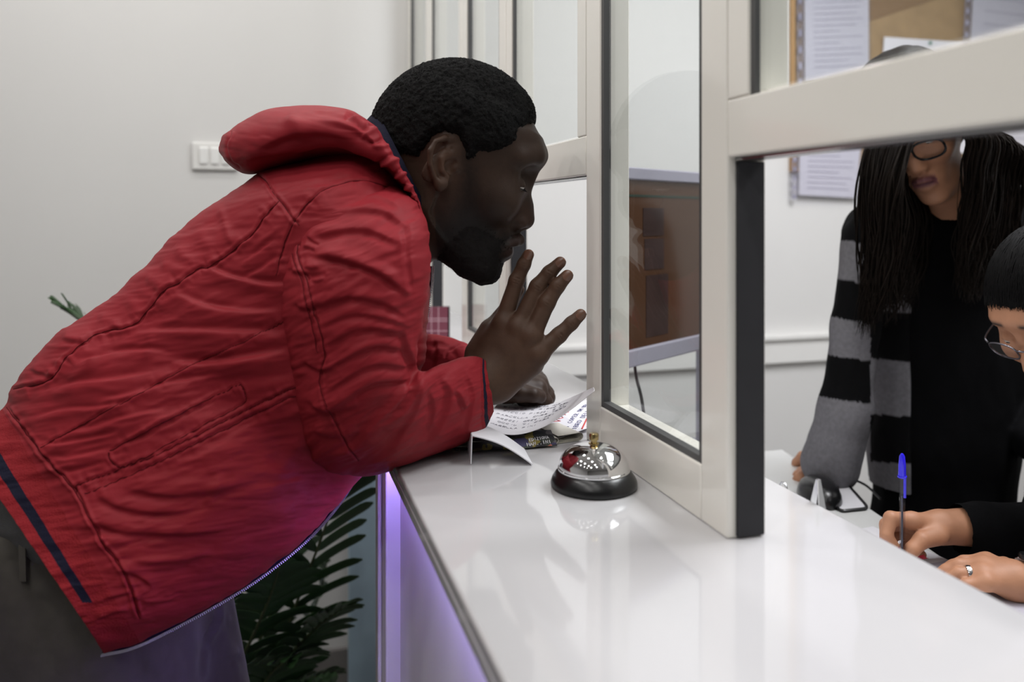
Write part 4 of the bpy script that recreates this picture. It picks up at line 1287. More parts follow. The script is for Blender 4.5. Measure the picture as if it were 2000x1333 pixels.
mi[ring > 13.0 / 14 * 419] = 1
mi[(ring > 13.28 / 14 * 419) & (ring < 13.58 / 14 * 419)] = 2
sl.data.polygons.foreach_set('material_index', mi)
sol = sl.modifiers.new('cloth_thickness', 'SOLIDIFY'); sol.thickness = .0022; sol.offset = -1

# sleeve of the far arm
FAR = [(700, 430, 800, 470, 1.24, .06), (690, 560, 830, 600, 1.26, .07), (700, 690, 820, 660, 1.285, .07), (740, 800, 822, 655, 1.29, .062), (800, 786, 850, 655, 1.285, .055), (860, 784, 882, 660, 1.275, .050), (896, 780, 906, 668, 1.265, .046), (916, 775, 918, 676, 1.26, .044)]
g = loft(FAR, 160, 160, 2.1, .6)
FSK = [([(868, 700), (880, 682), (900, 674), (918, 672)], 1.9, 1.7, 'seam'), ([(820, 670), (850, 668), (880, 672)], 6, 2.0, 'fold'), ([(850, 662), (858, 690), (850, 720)], 7, 2.6, 'fold'), ([(830, 690), (860, 700), (890, 705)], 7, 2.2, 'fold')]
fs_, _, _ = finish_cloth('sleeve', g, FSK, M['red'], jk, noise_amp=.0016, seed=31, caps=(True, False), extra=rest_on_counter)
sol = fs_.modifiers.new('cloth_thickness', 'SOLIDIFY'); sol.thickness = .002; sol.offset = -1

# stitched thread lines, darkened to draw the shade of the seam grooves
M['shade_thread'] = mat('groove_shade_thread', lin(80, 15, 21), .8, noise=.1, spec=.1)
def stitch_shade(Vg, Ng, strokes, parent):
    V, N = Vg.reshape(-1, 3), Ng.reshape(-1, 3)
    P, D = topx(V); view = V - EYEP; view /= np.linalg.norm(view, axis=1)[:, None]
    f = (N * view).sum(1) < -.12
    V, N, P = V[f], N[f], P[f].astype(F32)
    for pts, w, h, kind in strokes:
        if kind != 'seam': continue
        pts = np.asarray(pts, float)
        t = np.linspace(0, len(pts) - 1, max(8, int(np.linalg.norm(np.diff(pts, axis=0), axis=1).sum() / 3.5)))
        pp = catmull(pts, t); pp = pp + 1.6 * np.stack([vnoise(np.stack([pp[:, 0] / 17, pp[:, 1] / 17, 0 * pp[:, 0]], -1), 3), vnoise(np.stack([pp[:, 0] / 17, pp[:, 1] / 17, 0 * pp[:, 0]], -1), 4)], -1)
        k = []
        for q in pp:
            d = ((P - q.astype(F32)) ** 2).sum(1); m = d.argmin()
            if d[m] < 16: k.append(m)
        if len(k) < 6: continue
        c = V[k] + N[k] * .0002
        c[1:-1] = (c[:-2] + 2 * c[1:-1] + c[2:]) / 4
        MB().tube(c, .00052, 5).build('groove_shade_stitching', M['shade_thread'], parent)
stitch_shade(Vt, Nt, TS, jk)
stitch_shade(Vs, Ns, SS, jk)

# hood lying on the back
HOOD = [
    (427, 288, 428, 298, 1.10, .010), (438, 264, 450, 324, 1.10, .075), (474, 236, 488, 340, 1.10, .115), (522, 214, 545, 328, 1.095, .135), (582, 205, 620, 309, 1.09, .145),
    (644, 208, 690, 310, 1.08, .145), (700, 222, 748, 334, 1.06, .130), (742, 264, 790, 372, 1.035, .098), (778, 320, 820, 412, 1.01, .060), (806, 366, 834, 452, .995, .034), (822, 395, 836, 476, .992, .016)]
HS = [
    ([(452, 256), (441, 285), (452, 312), (470, 330)], 1.9, 1.7, 'seam'),
    ([(500, 290), (570, 262), (640, 258), (700, 272)], 12, 4.6, 'fold'), ([(560, 225), (590, 255), (600, 280)], 14, 3.0, 'ridge'), ([(560, 300), (640, 284), (720, 300), (780, 350)], 9, 4.0, 'fold'),
    ([(640, 218), (700, 240), (740, 270), (780, 320)], 8, 3.6, 'fold'), ([(620, 235), (690, 250), (740, 285), (790, 350)], 9, 3.2, 'fold'), ([(660, 290), (730, 305), (785, 350), (815, 400)], 8, 3.2, 'fold'),
    ([(470, 310), (520, 300), (580, 290)], 10, 2.6, 'fold'), ([(600, 215), (680, 222), (720, 235)], 6, 2.0, 'fold'),
]
for k in range(15):      # gathers along the elasticated edge
    t = k / 14
    a = catmull(np.array([(700, 224), (738, 268), (772, 318), (800, 362), (818, 392)], float), np.array([t * 4]))[0]
    HS.append(([tuple(a + np.array([6, -2])), tuple(a + np.array([-12, 5 - 6 * (k % 2)])), tuple(a + np.array([-28, 12 - 10 * (k % 3)]))], 4.0, 3.0 if k % 2 else -3.0, 'ridge'))
g = loft(HOOD, 300, 340, 2.3, .66)
hd, Vh_, Nh_ = finish_cloth('hood', g, HS, M['red'], jk, noise_amp=.0016, noise_dir=.1, seed=41, stretchy=(110, 26))

# navy inner collar
g = loft([(700, 262, 832, 500, 1.10, .095), (724, 230, 838, 462, 1.10, .090), (739, 221, 842, 428, 1.10, .083)], 40, 160, 2.0, .6)
co, _, _ = finish_cloth('collar', g, [([(740, 262), (760, 300), (790, 340)], 4, 2, 'fold')], M['navy'], jk, noise_amp=.0008, seed=51, caps=(False, False))
sol = co.modifiers.new('cloth_thickness', 'SOLIDIFY'); sol.thickness = .004; sol.offset = 0

# zip along the open front: navy tape, metal teeth
zpts = [(838, 520), (836, 560), (828, 610), (818, 655), (808, 690)]
low = [(690, 930), (650, 990), (590, 1055), (503, 1124), (412, 1180), (318, 1230), (255, 1258), (200, 1270)]
def zip_run(pts, d, off, n):
    w = smooth_path([at(x, y, q - .004) for (x, y), q in zip(pts, d)], n)
    t = np.gradient(w, axis=0); t /= np.linalg.norm(t, axis=1)[:, None]
    out = np.cross(FV, t); out /= np.linalg.norm(out, axis=1)[:, None]
    if out[n // 2] @ (RV - UV) < 0: out = -out
    return w, t, out
for pts, d, n in ((zpts, [1.06] * 5, 60), (low, [1.06, 1.05, 1.035, 1.0, .97, .94, .92, .905], 200)):
    tape = MB(); teeth = MB()
    w, t, out = zip_run(pts, d, 0, n)
    tape.sheet(np.stack([w - out * .010 + FV * .004, w + out * .0025, w + out * .0050], 1), .0010)
    L = np.linalg.norm(np.diff(w, axis=0), axis=1).sum(); k = int(L / .0019)
    idx = np.linspace(0, n - 1.001, k)
    i0 = idx.astype(int); fr = (idx - i0)[:, None]
    c = w[i0] * (1 - fr) + w[i0 + 1] * fr
    for j in range(k):
        a = i0[j]
        teeth.frame(c[j] + out[a] * .0056 - FV * .001, t[a] * .0010, out[a] * .0026, FV * .0026)
    teeth.tube(w + out * .0040 - FV * .0012, .0008, 6)
    tape.build('zip_tape', M['navy'], jk)
    teeth.build('zip_teeth', M['zip'], jk, smooth=False)

# trousers
def trouser_field(P):
    d = sd_ell(P, cc(130, 1140, 1.12), (.165, .150, .165))
    d = smin(d, sd_cap(P, cc(60, 1040, 1.11) + (0, 0, -.02), cc(60, 1040, 1.11) + (0, 0, .03), .130), .06)
    d = smin(d, sd_chain(P, [cc(*q) for q in LEG_N], [.108, .083, .078], .02), .05)
    d = smin(d, sd_chain(P, [cc(*q) for q in LEG_F], [.118, .085, .078], .02), .05)
    d = smin(d, sd_cap(P, cc(40, 1060, 1.09) + (0, 0, -.05), cc(40, 1060, 1.09) + (0, 0, .05), .125), .05)
    d = smax(d, P[..., 1] + P[..., 0] * F32(-.03) - F32(-.374 + .019), .008)
    return smax(d, F32(-1.34) - P[..., 1], .01)
V, Q = surface_nets(trouser_field, cc(-160, 2500, 1.07) + (0, 0, -.28), cc(540, 960, 1.07) + (0, 0, .34), .0055)
TRS = [([(430, 1170), (425, 1210), (410, 1240), (398, 1262)], 5, 5.0, 'fold'), ([(400, 1262), (396, 1300), (395, 1333)], 6, 4.0, 'fold'), ([(0, 1092), (40, 1094), (100, 1096)], 3, 1.6, 'seam'), ([(140, 1160), (150, 1240), (152, 1333)], 3, 1.4, 'seam'),
       ([(285, 1230), (284, 1280), (284, 1333)], 4, 1.8, 'fold'), ([(60, 1150), (120, 1180), (140, 1230)], 12, 2.5, 'fold'), ([(440, 1290), (460, 1280), (470, 1275)], 6, 3, 'fold')]
tr, _, _ = finish_cloth('trousers', (toworld(relax(V, Q, 2)), Q), TRS, M['trouser'], man, noise_amp=.0022, noise_dir=1.2, seed=61, stretchy=(120, 45))
# belt loop and waistband edge
g = np.array([[at(36 + 13 * b + 3 * a, 1028 + 108 * a, (hit(trouser_field, 42 + 3 * a, 1028 + 108 * a, .7, 1.2) or .95) - .004 - .003 * math.sin(math.pi * a)) for b in (0, .5, 1)] for a in np.linspace(0, 1, 10)])
MB().sheet(g, .0025).build('belt_loop', M['trouser'], tr)
# grey shirt showing under the jacket
g = loft([(-100, 830, 150, 1130, 1.07, .135), (-110, 880, 130, 1180, 1.08, .135), (-115, 950, 100, 1200, 1.09, .120)], 30, 120, 2.2, .6)
finish_cloth('shirt', g, [], M['shirt'], man, noise_amp=.0015, seed=71)
# shoes
M['shoe'] = mat('black_shoe', lin(24, 22, 22), .5, noise=.1)
for ax_, (px, py, d) in ((0, LEG_N[2]), (1, LEG_F[2])):
    b = at(px, py, d); b[2] = 0
    V, Q = surface_nets(lambda P: smax(smin(sd_ell(P, (.06, 0, .03), (.15, .052, .05)), sd_ell(P, (-.03, 0, .06), (.07, .048, .07)), .03), -P[..., 2] + .002, .004), (-.13, -.08, -.01), (.24, .08, .16), .007)
    obj('shoe', raw_mesh('shoe', V + b, [Q]), M['shoe'], man)
# ------------------------------------------------------------------ the two staff members
def camv(r, u, c):           # right, up, towards the camera -> camera coordinates
    return np.array([r, u, -c], float)
class HeadFrame:
    def __init__(self, F, U, nose, k):
        F = F / np.linalg.norm(F); U = U - F * (U @ F); U /= np.linalg.norm(U)
        self.F, self.U, self.X, self.k = F, U, np.cross(F, U), k
        n = H3(1036, 431, 0)
        self.O = nose - k * (n[0] * F + n[1] * U)
    def local(self, P):
        q = P - self.O.astype(F32)
        return np.stack([q @ self.F.astype(F32), q @ self.U.astype(F32), q @ self.X.astype(F32)], -1) / F32(self.k)
    def cam(self, L):
        L = np.asarray(L, float)
        return self.O + self.k * (L[..., 0:1] * self.F + L[..., 1:2] * self.U + L[..., 2:3] * self.X)
    def world(self, L):
        return toworld(self.cam(L))
def fem_local(L):
    return head_sdf(L, fem=True)

M['skin_light'] = mat('light_skin', lin(190, 138, 110), .5, attr='tone', noise=.05, nscale=70, bump=.1, bscale=600, bdist=.0005, spec=.35)
M['hair_brown'] = mat('dark_brown_hair', lin(21, 15, 11), .6, noise=.4, nscale=25, bump=.4, bscale=60, spec=.10, stretch=(3, 3, .6))
M['hair_sleek'] = mat('sleek_black_hair', lin(8, 7, 8), .62, noise=.2, nscale=60, spec=.10)
M['black_top'] = mat('black_cotton', lin(7, 7, 9), .9, noise=.1, nscale=50, bump=.3, bscale=500, spec=.1)
M['cardigan'] = mat('striped_cardigan', lin(110, 110, 114), .9, attr='tone', noise=.12, nscale=140, bump=.5, bscale=600, spec=.15)
M['specs'] = mat('dark_glasses_frame', lin(20, 22, 26), .15, noise=.05)
M['specs_metal'] = mat('dark_metal_glasses_frame', (.16, .15, .17, 1), .2, .8, noise=.05)
M['lens'] = glass_mat('spectacle_lens', (.95, .95, .96, 1), 1.5)
M['silver'] = mat('silver', (.8, .8, .82, 1), .18, 1.0, noise=.04)
M['rednail'] = mat('red_nail_varnish', lin(170, 12, 40), .15, coat=.5, noise=.03)

def head_tone(hf, skin, lips, brow=(40, 30, 26)):
    def f(C):
        L = hf.local(C.astype(F32)); A = np.abs(L[:, 2]); q = man_pp(L)
        c = np.tile(np.array(lin(*skin)[:3]), (len(C), 1)) * (1 + .06 * vnoise(C * 60, 3)[:, None])
        on = (L[:, 0] > .03) & (L[:, 1] < .12)
        def bl(m, col):
            m = np.clip(m, 0, 1)[:, None] * on[:, None]
            return c * (1 - m) + np.array(lin(*col)[:3]) * m
        lm = np.minimum(dist_poly(q, [(990, 482), (1014, 481)])[0], dist_poly(q, [(992, 480), (1004, 471), (1018, 467)])[0], dist_poly(q, [(990, 487), (999, 494)])[0]) * 1.0
        lm = np.minimum(lm, dist_poly(q, [(992, 478), (1004, 471), (1018, 467)])[0])
        c = bl(np.exp(-lm ** 2 / 110) * (A < .023), lips)
        c = bl(np.exp(-((q[:, 1] - 312) / 6) ** 2) * np.clip((A - .010) / .006, 0, 1) * np.clip((.058 - A) / .01, 0, 1) * (L[:, 0] > .06), brow)
        return c
    return f

def glasses(hf, parent, m, w=.050, h=.037, r=.0017, s0=.116, t0=.012, drop=0.0):
    g = None
    mb = MB()
    loops = []
    for sx in (-1, 1):
        th = np.linspace(0, 2 * np.pi, 48, endpoint=False)
        e = 2.6
        cx = sx * (w / 2 + .009)
        lx = np.sign(np.cos(th)) * np.abs(np.cos(th)) ** (2 / e) * w / 2; lt = np.sign(np.sin(th)) * np.abs(np.sin(th)) ** (2 / e) * h / 2
        lt = np.where(lt < 0, lt * 1.08, lt * .9)
        L = np.stack([s0 - .10 * (np.abs(cx + lx)) ** 1.0 * .9 + .10 * lt + 0 * th, t0 + lt - drop, cx + lx], -1)
        W = hf.world(L); loops.append(W)
        mb.tube(W, r, 8, closed=True)
        ti = hf.world(np.array([[s0 - .09 * .059, t0 + .010, sx * .0595], [s0 - .018, t0 + .012, sx * .0700], [.05, t0 + .012, sx * .0735], [.0, t0 + .008, sx * .0760], [-.02, t0 - .012, sx * .0765]]))
        mb.tube(smooth_path(ti, 24), r * .95, 8)
    mb.tube(smooth_path(hf.world(np.array([[s0 - .0005, t0 + .006, -.0100], [s0 + .004, t0 + .010, 0], [s0 - .0005, t0 + .006, .0100]])), 12), r, 8)
    g = mb.build('glasses', m, parent)
    for W in loops:
        c = W.mean(0)
        MB().add(np.concatenate([W, c[None]]), [np.array([[i, (i + 1) % 48, 48] for i in range(48)])]).build('lens', M['lens'], g)
    return g

def locks(paths, n, spread, r0, seed, wave=.006, nseg=8, pts_n=26):
    """n wavy tapering locks spread around guide paths (lists of world points)"""
    R = np.random.RandomState(seed); mb = MB()
    for i in range(n):
        k = R.randint(len(paths) - 1); f = R.rand()
        g = catmull(np.array(paths[k], float), np.linspace(0, len(paths[k]) - 1, pts_n)) * (1 - f) + catmull(np.array(paths[k + 1], float), np.linspace(0, len(paths[k + 1]) - 1, pts_n)) * f
        t = np.linspace(0, 1, pts_n)
        off = R.normal(size=3) * spread * np.array([1, 1, .3])
        ph = R.rand(2) * 6.28; fr = 1.2 + R.rand() * 2.2
        wv = (np.sin(t * 6.28 * fr + ph[0]) * wave * t)[:, None] * RV + (np.sin(t * 6.28 * fr * .8 + ph[1]) * wave * t)[:, None] * FV
        cut = .78 + .22 * R.rand()
        p = catmull(g + off * (0.35 + .65 * np.sin(np.pi * np.clip(t + .15, 0, 1)))[:, None] + wv, t * cut * (pts_n - 1))
        rr = r0 * (.4 + R.rand()) * np.interp(t, [0, .1, .7, 1], [.5, 1, .8, .08])
        mb.tube(p, rr, nseg if r0 > .002 else 4)
    return mb

def hand_from(parent_pts, wrist, rw, fore, k=.010):
    """parent_pts: finger name -> (4 points, 4 radii) in camera coordinates; fore: points into the sleeve with radii"""
    def f(P):
        d = sd_chain(P, [wrist] + [q for q, _ in fore], [rw] + [r for _, r in fore], .01)
        for n, (pts, r) in parent_pts.items():
            if n != 'thumb':
                d = smin(d, sd_cap(P, wrist + (pts[0] - wrist) * .12, pts[0], rw * .62, r[0] * 1.08), .014)
        fd = None
        for n, (pts, r) in parent_pts.items():
            e = sd_chain(P, pts, r, .003)
            fd = e if fd is None else smin(fd, e, .002)
        return smin(d, fd, k)
    return f
def fp(rows):
    return [cc(*q) for q in rows]

# ---- standing person
w1b = onZ(1850, 1240, 0.0)
hfA = HeadFrame(camv(-.45, -.60, .66), camv(-.60, .70, .36), cc(1786, 332, 1.42), .93)
pc_ = at(1840, 900, 1.56)
wA = thing('person', 'person standing with long dark hair, glasses and a grey and black striped cardigan', 'person', (pc_[0], pc_[1], 0))
neckA = [cc(1838, 350, 1.50), cc(1880, 440, 1.56), cc(1880, 520, 1.58)]
ARM = [cc(1702, 470, 1.52), cc(1668, 640, 1.51), cc(1652, 800, 1.51), cc(1622, 905, 1.53)]
def torsoA(P):
    d = sd_ell(P, cc(1855, 600, 1.60), (.165, .20, .105))
    d = smin(d, sd_ell(P, cc(1845, 860, 1.60), (.140, .22, .105)), .08)
    d = smin(d, sd_cap(P, cc(1720, 460, 1.55), cc(2010, 420, 1.66), .062, .066), .07)
    d = smin(d, sd_cap(P, cc(1870, 430, 1.57), cc(1880, 500, 1.58), .056, .085), .05)
    d = smin(d, sd_ell(P, cc(1840, 1120, 1.60), (.155, .20, .115)), .06)
    return d
def armA(P, off=0.0):
    return sd_chain(P, ARM, [.052 + off, .040 + off, .046 + off, .053 + off], .02)
def far_arm(P):
    return sd_chain(P, [cc(2030, 440, 1.66), cc(2080, 700, 1.62), cc(2020, 860, 1.50)], [.056, .046, .040], .02)
def bodyA(P):
    L = hfA.local(P)
    d = fem_local(L) * F32(hfA.k)
    d = smin(d, sd_chain(P, neckA, [.046, .050, .06], .01), .02)
    return d
HA = {'index': (fp([(1580, 920, 1.63), (1566, 930, 1.66), (1560, 932, 1.69), (1556, 932, 1.71)]), [.0098, .0085, .0075, .0065]),
      'middle': (fp([(1568, 924, 1.60), (1550, 934, 1.63), (1543, 937, 1.66), (1539, 937, 1.68)]), [.0100, .0086, .0077, .0066]),
      'ring': (fp([(1562, 930, 1.57), (1544, 942, 1.59), (1536, 947, 1.61), (1531, 949, 1.63)]), [.0098, .0084, .0075, .0065]),
      'little': (fp([(1562, 936, 1.545), (1548, 950, 1.555), (1541, 956, 1.565), (1536, 960, 1.575)]), [.0090, .0075, .0068, .0060]),
      'thumb': (fp([(1598, 897, 1.60), (1568, 892, 1.62), (1556, 904, 1.635), (1551, 918, 1.645)]), [.0130, .0105, .0092, .0080])}
handA = hand_from(HA, cc(1608, 905, 1.56), .024, [(cc(1640, 850, 1.52), .03)])
toneA = head_tone(hfA, (190, 138, 108), (118, 72, 82))
def coreA(P):
    d = torsoA(P) + .022
    d = smin(d, armA(P) + .014, .03)
    d = smin(d, far_arm(P) + .014, .03)
    for x, dd in ((1790, 1.58), (1900, 1.64)):
        d = smin(d, sd_chain(P, [cc(x, 1180, dd), cc(x, 1600, dd), cc(x, 1760, dd)], [.078, .052, .042], .02), .05)
    return d
skin_from([(bodyA, hfA.O - .17, hfA.O + .19, .0030), (handA, cc(1520, 985, 1.60) + (0, 0, -.10), cc(1665, 840, 1.60) + (0, 0, .14), .0030),
           (coreA, cc(1540, 1790, 1.58) + (0, 0, -.22), cc(2110, 350, 1.58) + (0, 0, .24), .012)], 'body', wA, M['skin_light'], lambda V, N: toneA(tocam(V)))
def cloth_tone(fn):
    return fn
def sdf_cloth(name, field, lo, hi, h, m, parent, tone=None, amp=.002, seed=0, freq=(30, 30, 14)):
    V, Q = surface_nets(field, lo, hi, h)
    V = toworld(relax(V, Q, 2)); N = vnormals(V, Q)
    V = V + N * (amp * (vnoise(V * np.array(freq), seed) + .4 * vnoise(V * np.array(freq) * 2.3, seed + 1)))[:, None]
    me = raw_mesh(name, V, [Q])
    if tone: col_attr(me, tone(V))
    return obj(name, me, m, parent)
loA, hiA = cc(1640, 1140, 1.6) + (0, 0, -.25), cc(2110, 360, 1.6) + (0, 0, .25)
sdf_cloth('top', lambda P: np.minimum(torsoA(P), far_arm(P)), loA, hiA, .006, M['black_top'], wA, seed=81)
def cardigan(P):
    px = 1000 + FPX * P[..., 0] / P[..., 2]
    front = smax(torsoA(P) - .008, (px - 1780) * F32(.0009), .006)
    return smin(front, armA(P), .012)
GREY, BLK = np.array(lin(122, 121, 126)[:3]), np.array(lin(9, 9, 11)[:3])
def stripes(V):
    P, D = topx(V)
    sl = P[:, 1] - .16 * (P[:, 0] - 1650)
    y = np.where(P[:, 0] < 1700, sl, P[:, 1] - .08 * (P[:, 0] - 1740))
    a = ((y > 470) & (y < 548)) | ((y > 624) & (y < 698)) | ((y > 782) & (y < 960))
    b = ((y > 380) & (y < 610)) | ((y > 704) & (y < 812)) | ((y > 905) & (y < 1000))
    g = np.where(P[:, 0] < 1700, a, b)
    return np.where(g[:, None], GREY, BLK)
sdf_cloth('cardigan', cardigan, cc(1545, 960, 1.56) + (0, 0, -.22), cc(1800, 385, 1.56) + (0, 0, .24), .0042, M['cardigan'], wA, stripes, amp=.0022, seed=85)
M['dark_jeans'] = mat('dark_trousers', lin(20, 20, 24), .85, noise=.1)
def trousersA(P):
    d = sd_ell(P, cc(1840, 1150, 1.60), (.165, .17, .125))
    for x, dd in ((1790, 1.58), (1900, 1.64)):
        d = smin(d, sd_chain(P, [cc(x, 1180, dd), cc(x, 1560, dd), cc(x, 1790, dd)], [.092, .070, .066], .02), .05)
    return smax(d, F32(-1.385) - P[..., 1], .01)
sdf_cloth('trousers', trousersA, cc(1640, 1860, 1.6) + (0, 0, -.2), cc(2080, 950, 1.6) + (0, 0, .22), .009, M['dark_jeans'], wA, seed=88)
for x, dd in ((1790, 1.58), (1900, 1.64)):
    b = at(x, 1700, dd); b[2] = 0
    fdir = -FV * .8 - RV * .5; ang = math.atan2(fdir[1], fdir[0])
    V, Q = surface_nets(lambda P: smax(sd_ell(P, (.05, 0, .03), (.125, .042, .045)), -P[..., 2] + .002, .004), (-.1, -.06, -.01), (.2, .06, .1), .006)
    Rm = np.array([[math.cos(ang), -math.sin(ang), 0], [math.sin(ang), math.cos(ang), 0], [0, 0, 1]])
    obj('shoe', raw_mesh('shoe', V @ Rm.T + b, [Q]), M['shoe'], wA)
glasses(hfA, wA, M['specs'], w=.054, h=.042, r=.0021)
# long hair: cap and hanging locks
def hair_capA(P):
    L = hfA.local(P); s, t, x = L[..., 0], L[..., 1], L[..., 2]
    d = skull(s, t, x) - .014 - .004 * np.abs(x) / .07
    m = smax(.070 + .55 * (s - .05) - t, s - .075 - .3 * (np.abs(x)) , .01)
    return smax(d, np.where(s > -.01, (.055 + .62 * (s - .03) - .45 * np.abs(x) - t), -.05) , .012) * F32(hfA.k)
V, Q = surface_nets(hair_capA, hfA.O - .17, hfA.O + .19, .0042)
V = toworld(V); N = vnormals(V, Q); V = V + N * (.002 * vnoise(V * np.array([50, 50, 20]), 4))[:, None]
hairA = obj('hair', raw_mesh('hair', V, [Q]), M['hair_brown'], wA)
def guide(loc, *pix):
    return [hfA.world(np.array([loc]))[0]] + [at(*q) for q in pix]
left = [guide((.040, .110, .050), (1716, 250, 1.40), (1688, 350, 1.38), (1690, 470, 1.40), (1684, 570, 1.40), (1672, 660, 1.41)),
        guide((.030, .100, .062), (1738, 262, 1.38), (1714, 360, 1.365), (1712, 480, 1.385), (1702, 580, 1.39), (1690, 668, 1.40)),
        guide((.058, .098, .058), (1760, 280, 1.37), (1730, 380, 1.355), (1724, 480, 1.37), (1716, 570, 1.38), (1704, 640, 1.39)),
        guide((.010, .090, .075), (1745, 330, 1.42), (1760, 430, 1.42), (1752, 510, 1.42), (1745, 580, 1.42), (1738, 640, 1.42)),
        guide((-.040, .080, .070), (1790, 330, 1.52), (1806, 430, 1.52), (1800, 500, 1.50), (1790, 560, 1.48), (1780, 610, 1.47))]
right = [guide((.072, .095, -.040), (1886, 250, 1.36), (1898, 330, 1.37), (1886, 420, 1.40), (1874, 500, 1.41), (1868, 585, 1.42)),
         guide((.050, .095, -.060), (1914, 255, 1.37), (1926, 340, 1.39), (1916, 440, 1.41), (1906, 520, 1.42), (1898, 600, 1.43)),
         guide((.020, .090, -.075), (1942, 262, 1.40), (1954, 345, 1.43), (1946, 440, 1.45), (1936, 520, 1.46), (1926, 575, 1.47)),
         guide((-.030, .070, -.075), (1966, 280, 1.46), (1984, 360, 1.48), (1980, 440, 1.49), (1970, 500, 1.50), (1958, 545, 1.50))]
lk = locks(left, 620, .007, .0019, 5, .008, 5); obj('hair_locks', lk.mesh('hair_locks'), M['hair_brown'], hairA)
lk = locks(right, 620, .007, .0019, 6, .008, 5); obj('hair_locks', lk.mesh('hair_locks'), M['hair_brown'], hairA)
lk = locks(left, 30, .009, .0006, 7, .010); obj('loose_strands', lk.mesh('loose_strands'), M['hair_brown'], hairA)['kind'] = 'stuff'
lk = locks(right, 25, .008, .0006, 8, .010); obj('loose_strands', lk.mesh('loose_strands'), M['hair_brown'], hairA)['kind'] = 'stuff'
# eyes
def eyes(hf, parent):
    for sx in (-1, 1):
        L0 = H3(1005, 364, .033 * sx)
        w0 = hf.world(L0[None])[0]; fw = hf.world((L0 + np.array([1, -.35, 0]))[None])[0] - w0; fw /= np.linalg.norm(fw)
        r = .0136 * hf.k
        e = MB().lathe(w0 - fw * r, [(r * math.sin(a), r - r * math.cos(a)) for a in np.linspace(0, math.pi, 15)], 20, axis=fw).build('eye', M['eye'], parent)
        MB().lathe(w0 + fw * r * .88, [(.0055, 0), (.004, .0010), (0, .0017)], 18, axis=fw).build('iris', M['iris'], e)
eyes(hfA, wA)

# ---- seated person writing
hfB = HeadFrame(camv(-.72, -.62, .30), camv(-.55, .744, .217), cc(2010, 726, 1.17), .90)
sb_ = at(2230, 1000, 1.22)
wB = thing('person', 'person with tied black hair and glasses, writing at the desk with a bowed head', 'person', (sb_[0], sb_[1], 0))
RB = {'index': (fp([(1782, 1018, 1.158), (1740, 1013, 1.150), (1731, 1046, 1.143), (1752, 1076, 1.140)]), [.0110, .0098, .0084, .0072]),
      'middle': (fp([(1775, 1022, 1.176), (1732, 1026, 1.170), (1730, 1062, 1.160), (1756, 1086, 1.150)]), [.0110, .0098, .0086, .0074]),
      'ring': (fp([(1775, 1036, 1.192), (1738, 1046, 1.186), (1744, 1078, 1.176), (1772, 1094, 1.166)]), [.0106, .0094, .0082, .0072]),
      'little': (fp([(1790, 1052, 1.196), (1768, 1072, 1.186), (1780, 1090, 1.176), (1800, 1084, 1.166)]), [.0098, .0084, .0074, .0066]),
      'thumb': (fp([(1832, 1046, 1.150), (1800, 1056, 1.138), (1782, 1074, 1.132), (1771, 1090, 1.134)]), [.0140, .0112, .0098, .0084])}
rhB = hand_from(RB, cc(1842, 1030, 1.172), .0235, [(cc(1930, 1030, 1.19), .029)], .008)
LB = {'index': (fp([(1928, 1098, 1.0922), (1884, 1099, 1.1001), (1862, 1106, 1.1040), (1846, 1112, 1.1060)]), [.0106, .0090, .0080, .0068]),
      'middle': (fp([(1922, 1107, 1.0785), (1872, 1106, 1.0863), (1848, 1116, 1.0903), (1830, 1125, 1.0922)]), [.0108, .0092, .0082, .0070]),
      'ring': (fp([(1920, 1121, 1.0647), (1872, 1122, 1.0706), (1848, 1134, 1.0745), (1831, 1144, 1.0765)]), [.0106, .0090, .0080, .0070]),
      'little': (fp([(1926, 1138, 1.0509), (1886, 1144, 1.0529), (1866, 1156, 1.0548), (1850, 1165, 1.0568)]), [.0098, .0080, .0072, .0064]),
      'thumb': (fp([(1962, 1108, 1.1070), (1930, 1106, 1.1267), (1905, 1112, 1.1365), (1884, 1118, 1.1414)]), [.0135, .0108, .0094, .0080])}
lhB = hand_from(LB, cc(1984, 1136, 1.0667), .0255, [(cc(2070, 1150, 1.0726), .030)], .008)
neckB = [hfB.O + hfB.k * (hfB.F * -.01 + hfB.U * -.06), cc(2150, 760, 1.22), cc(2190, 840, 1.25)]
def bodyB(P):
    d = fem_local(hfB.local(P)) * F32(hfB.k)
    return smin(d, sd_chain(P, neckB, [.048, .050, .06], .01), .02)
def torsoB(P):
    d = sd_chain(P, [cc(2190, 850, 1.28), cc(2240, 1050, 1.32), cc(2260, 1300, 1.34)], [.10, .13, .15], .05)
    d = smin(d, sd_cap(P, cc(2160, 830, 1.12), cc(2200, 800, 1.45), .065, .065), .06)
    d = smin(d, sd_chain(P, [cc(2170, 830, 1.42), cc(2080, 960, 1.34), cc(2060, 1048, 1.26), cc(1884, 1033, 1.182)], [.062, .052, .050, .0370], .02), .03)
    d = smin(d, sd_chain(P, [cc(2160, 850, 1.14), cc(2180, 1080, 1.10), cc(2150, 1160, 1.075), cc(2035, 1150, 1.070)], [.060, .050, .046, .036], .02), .03)
    return d
toneB = head_tone(hfB, (172, 124, 96), (150, 90, 90), (34, 26, 22))
def coreB(P):
    d = torsoB(P) + .02
    for q in (1.22, 1.42):
        d = smin(d, sd_chain(P, [cc(2260, 1330, q), cc(2010, 1360, q + .03), cc(2010, 1900, q + .03)], [.085, .062, .042], .02), .04)
    return d
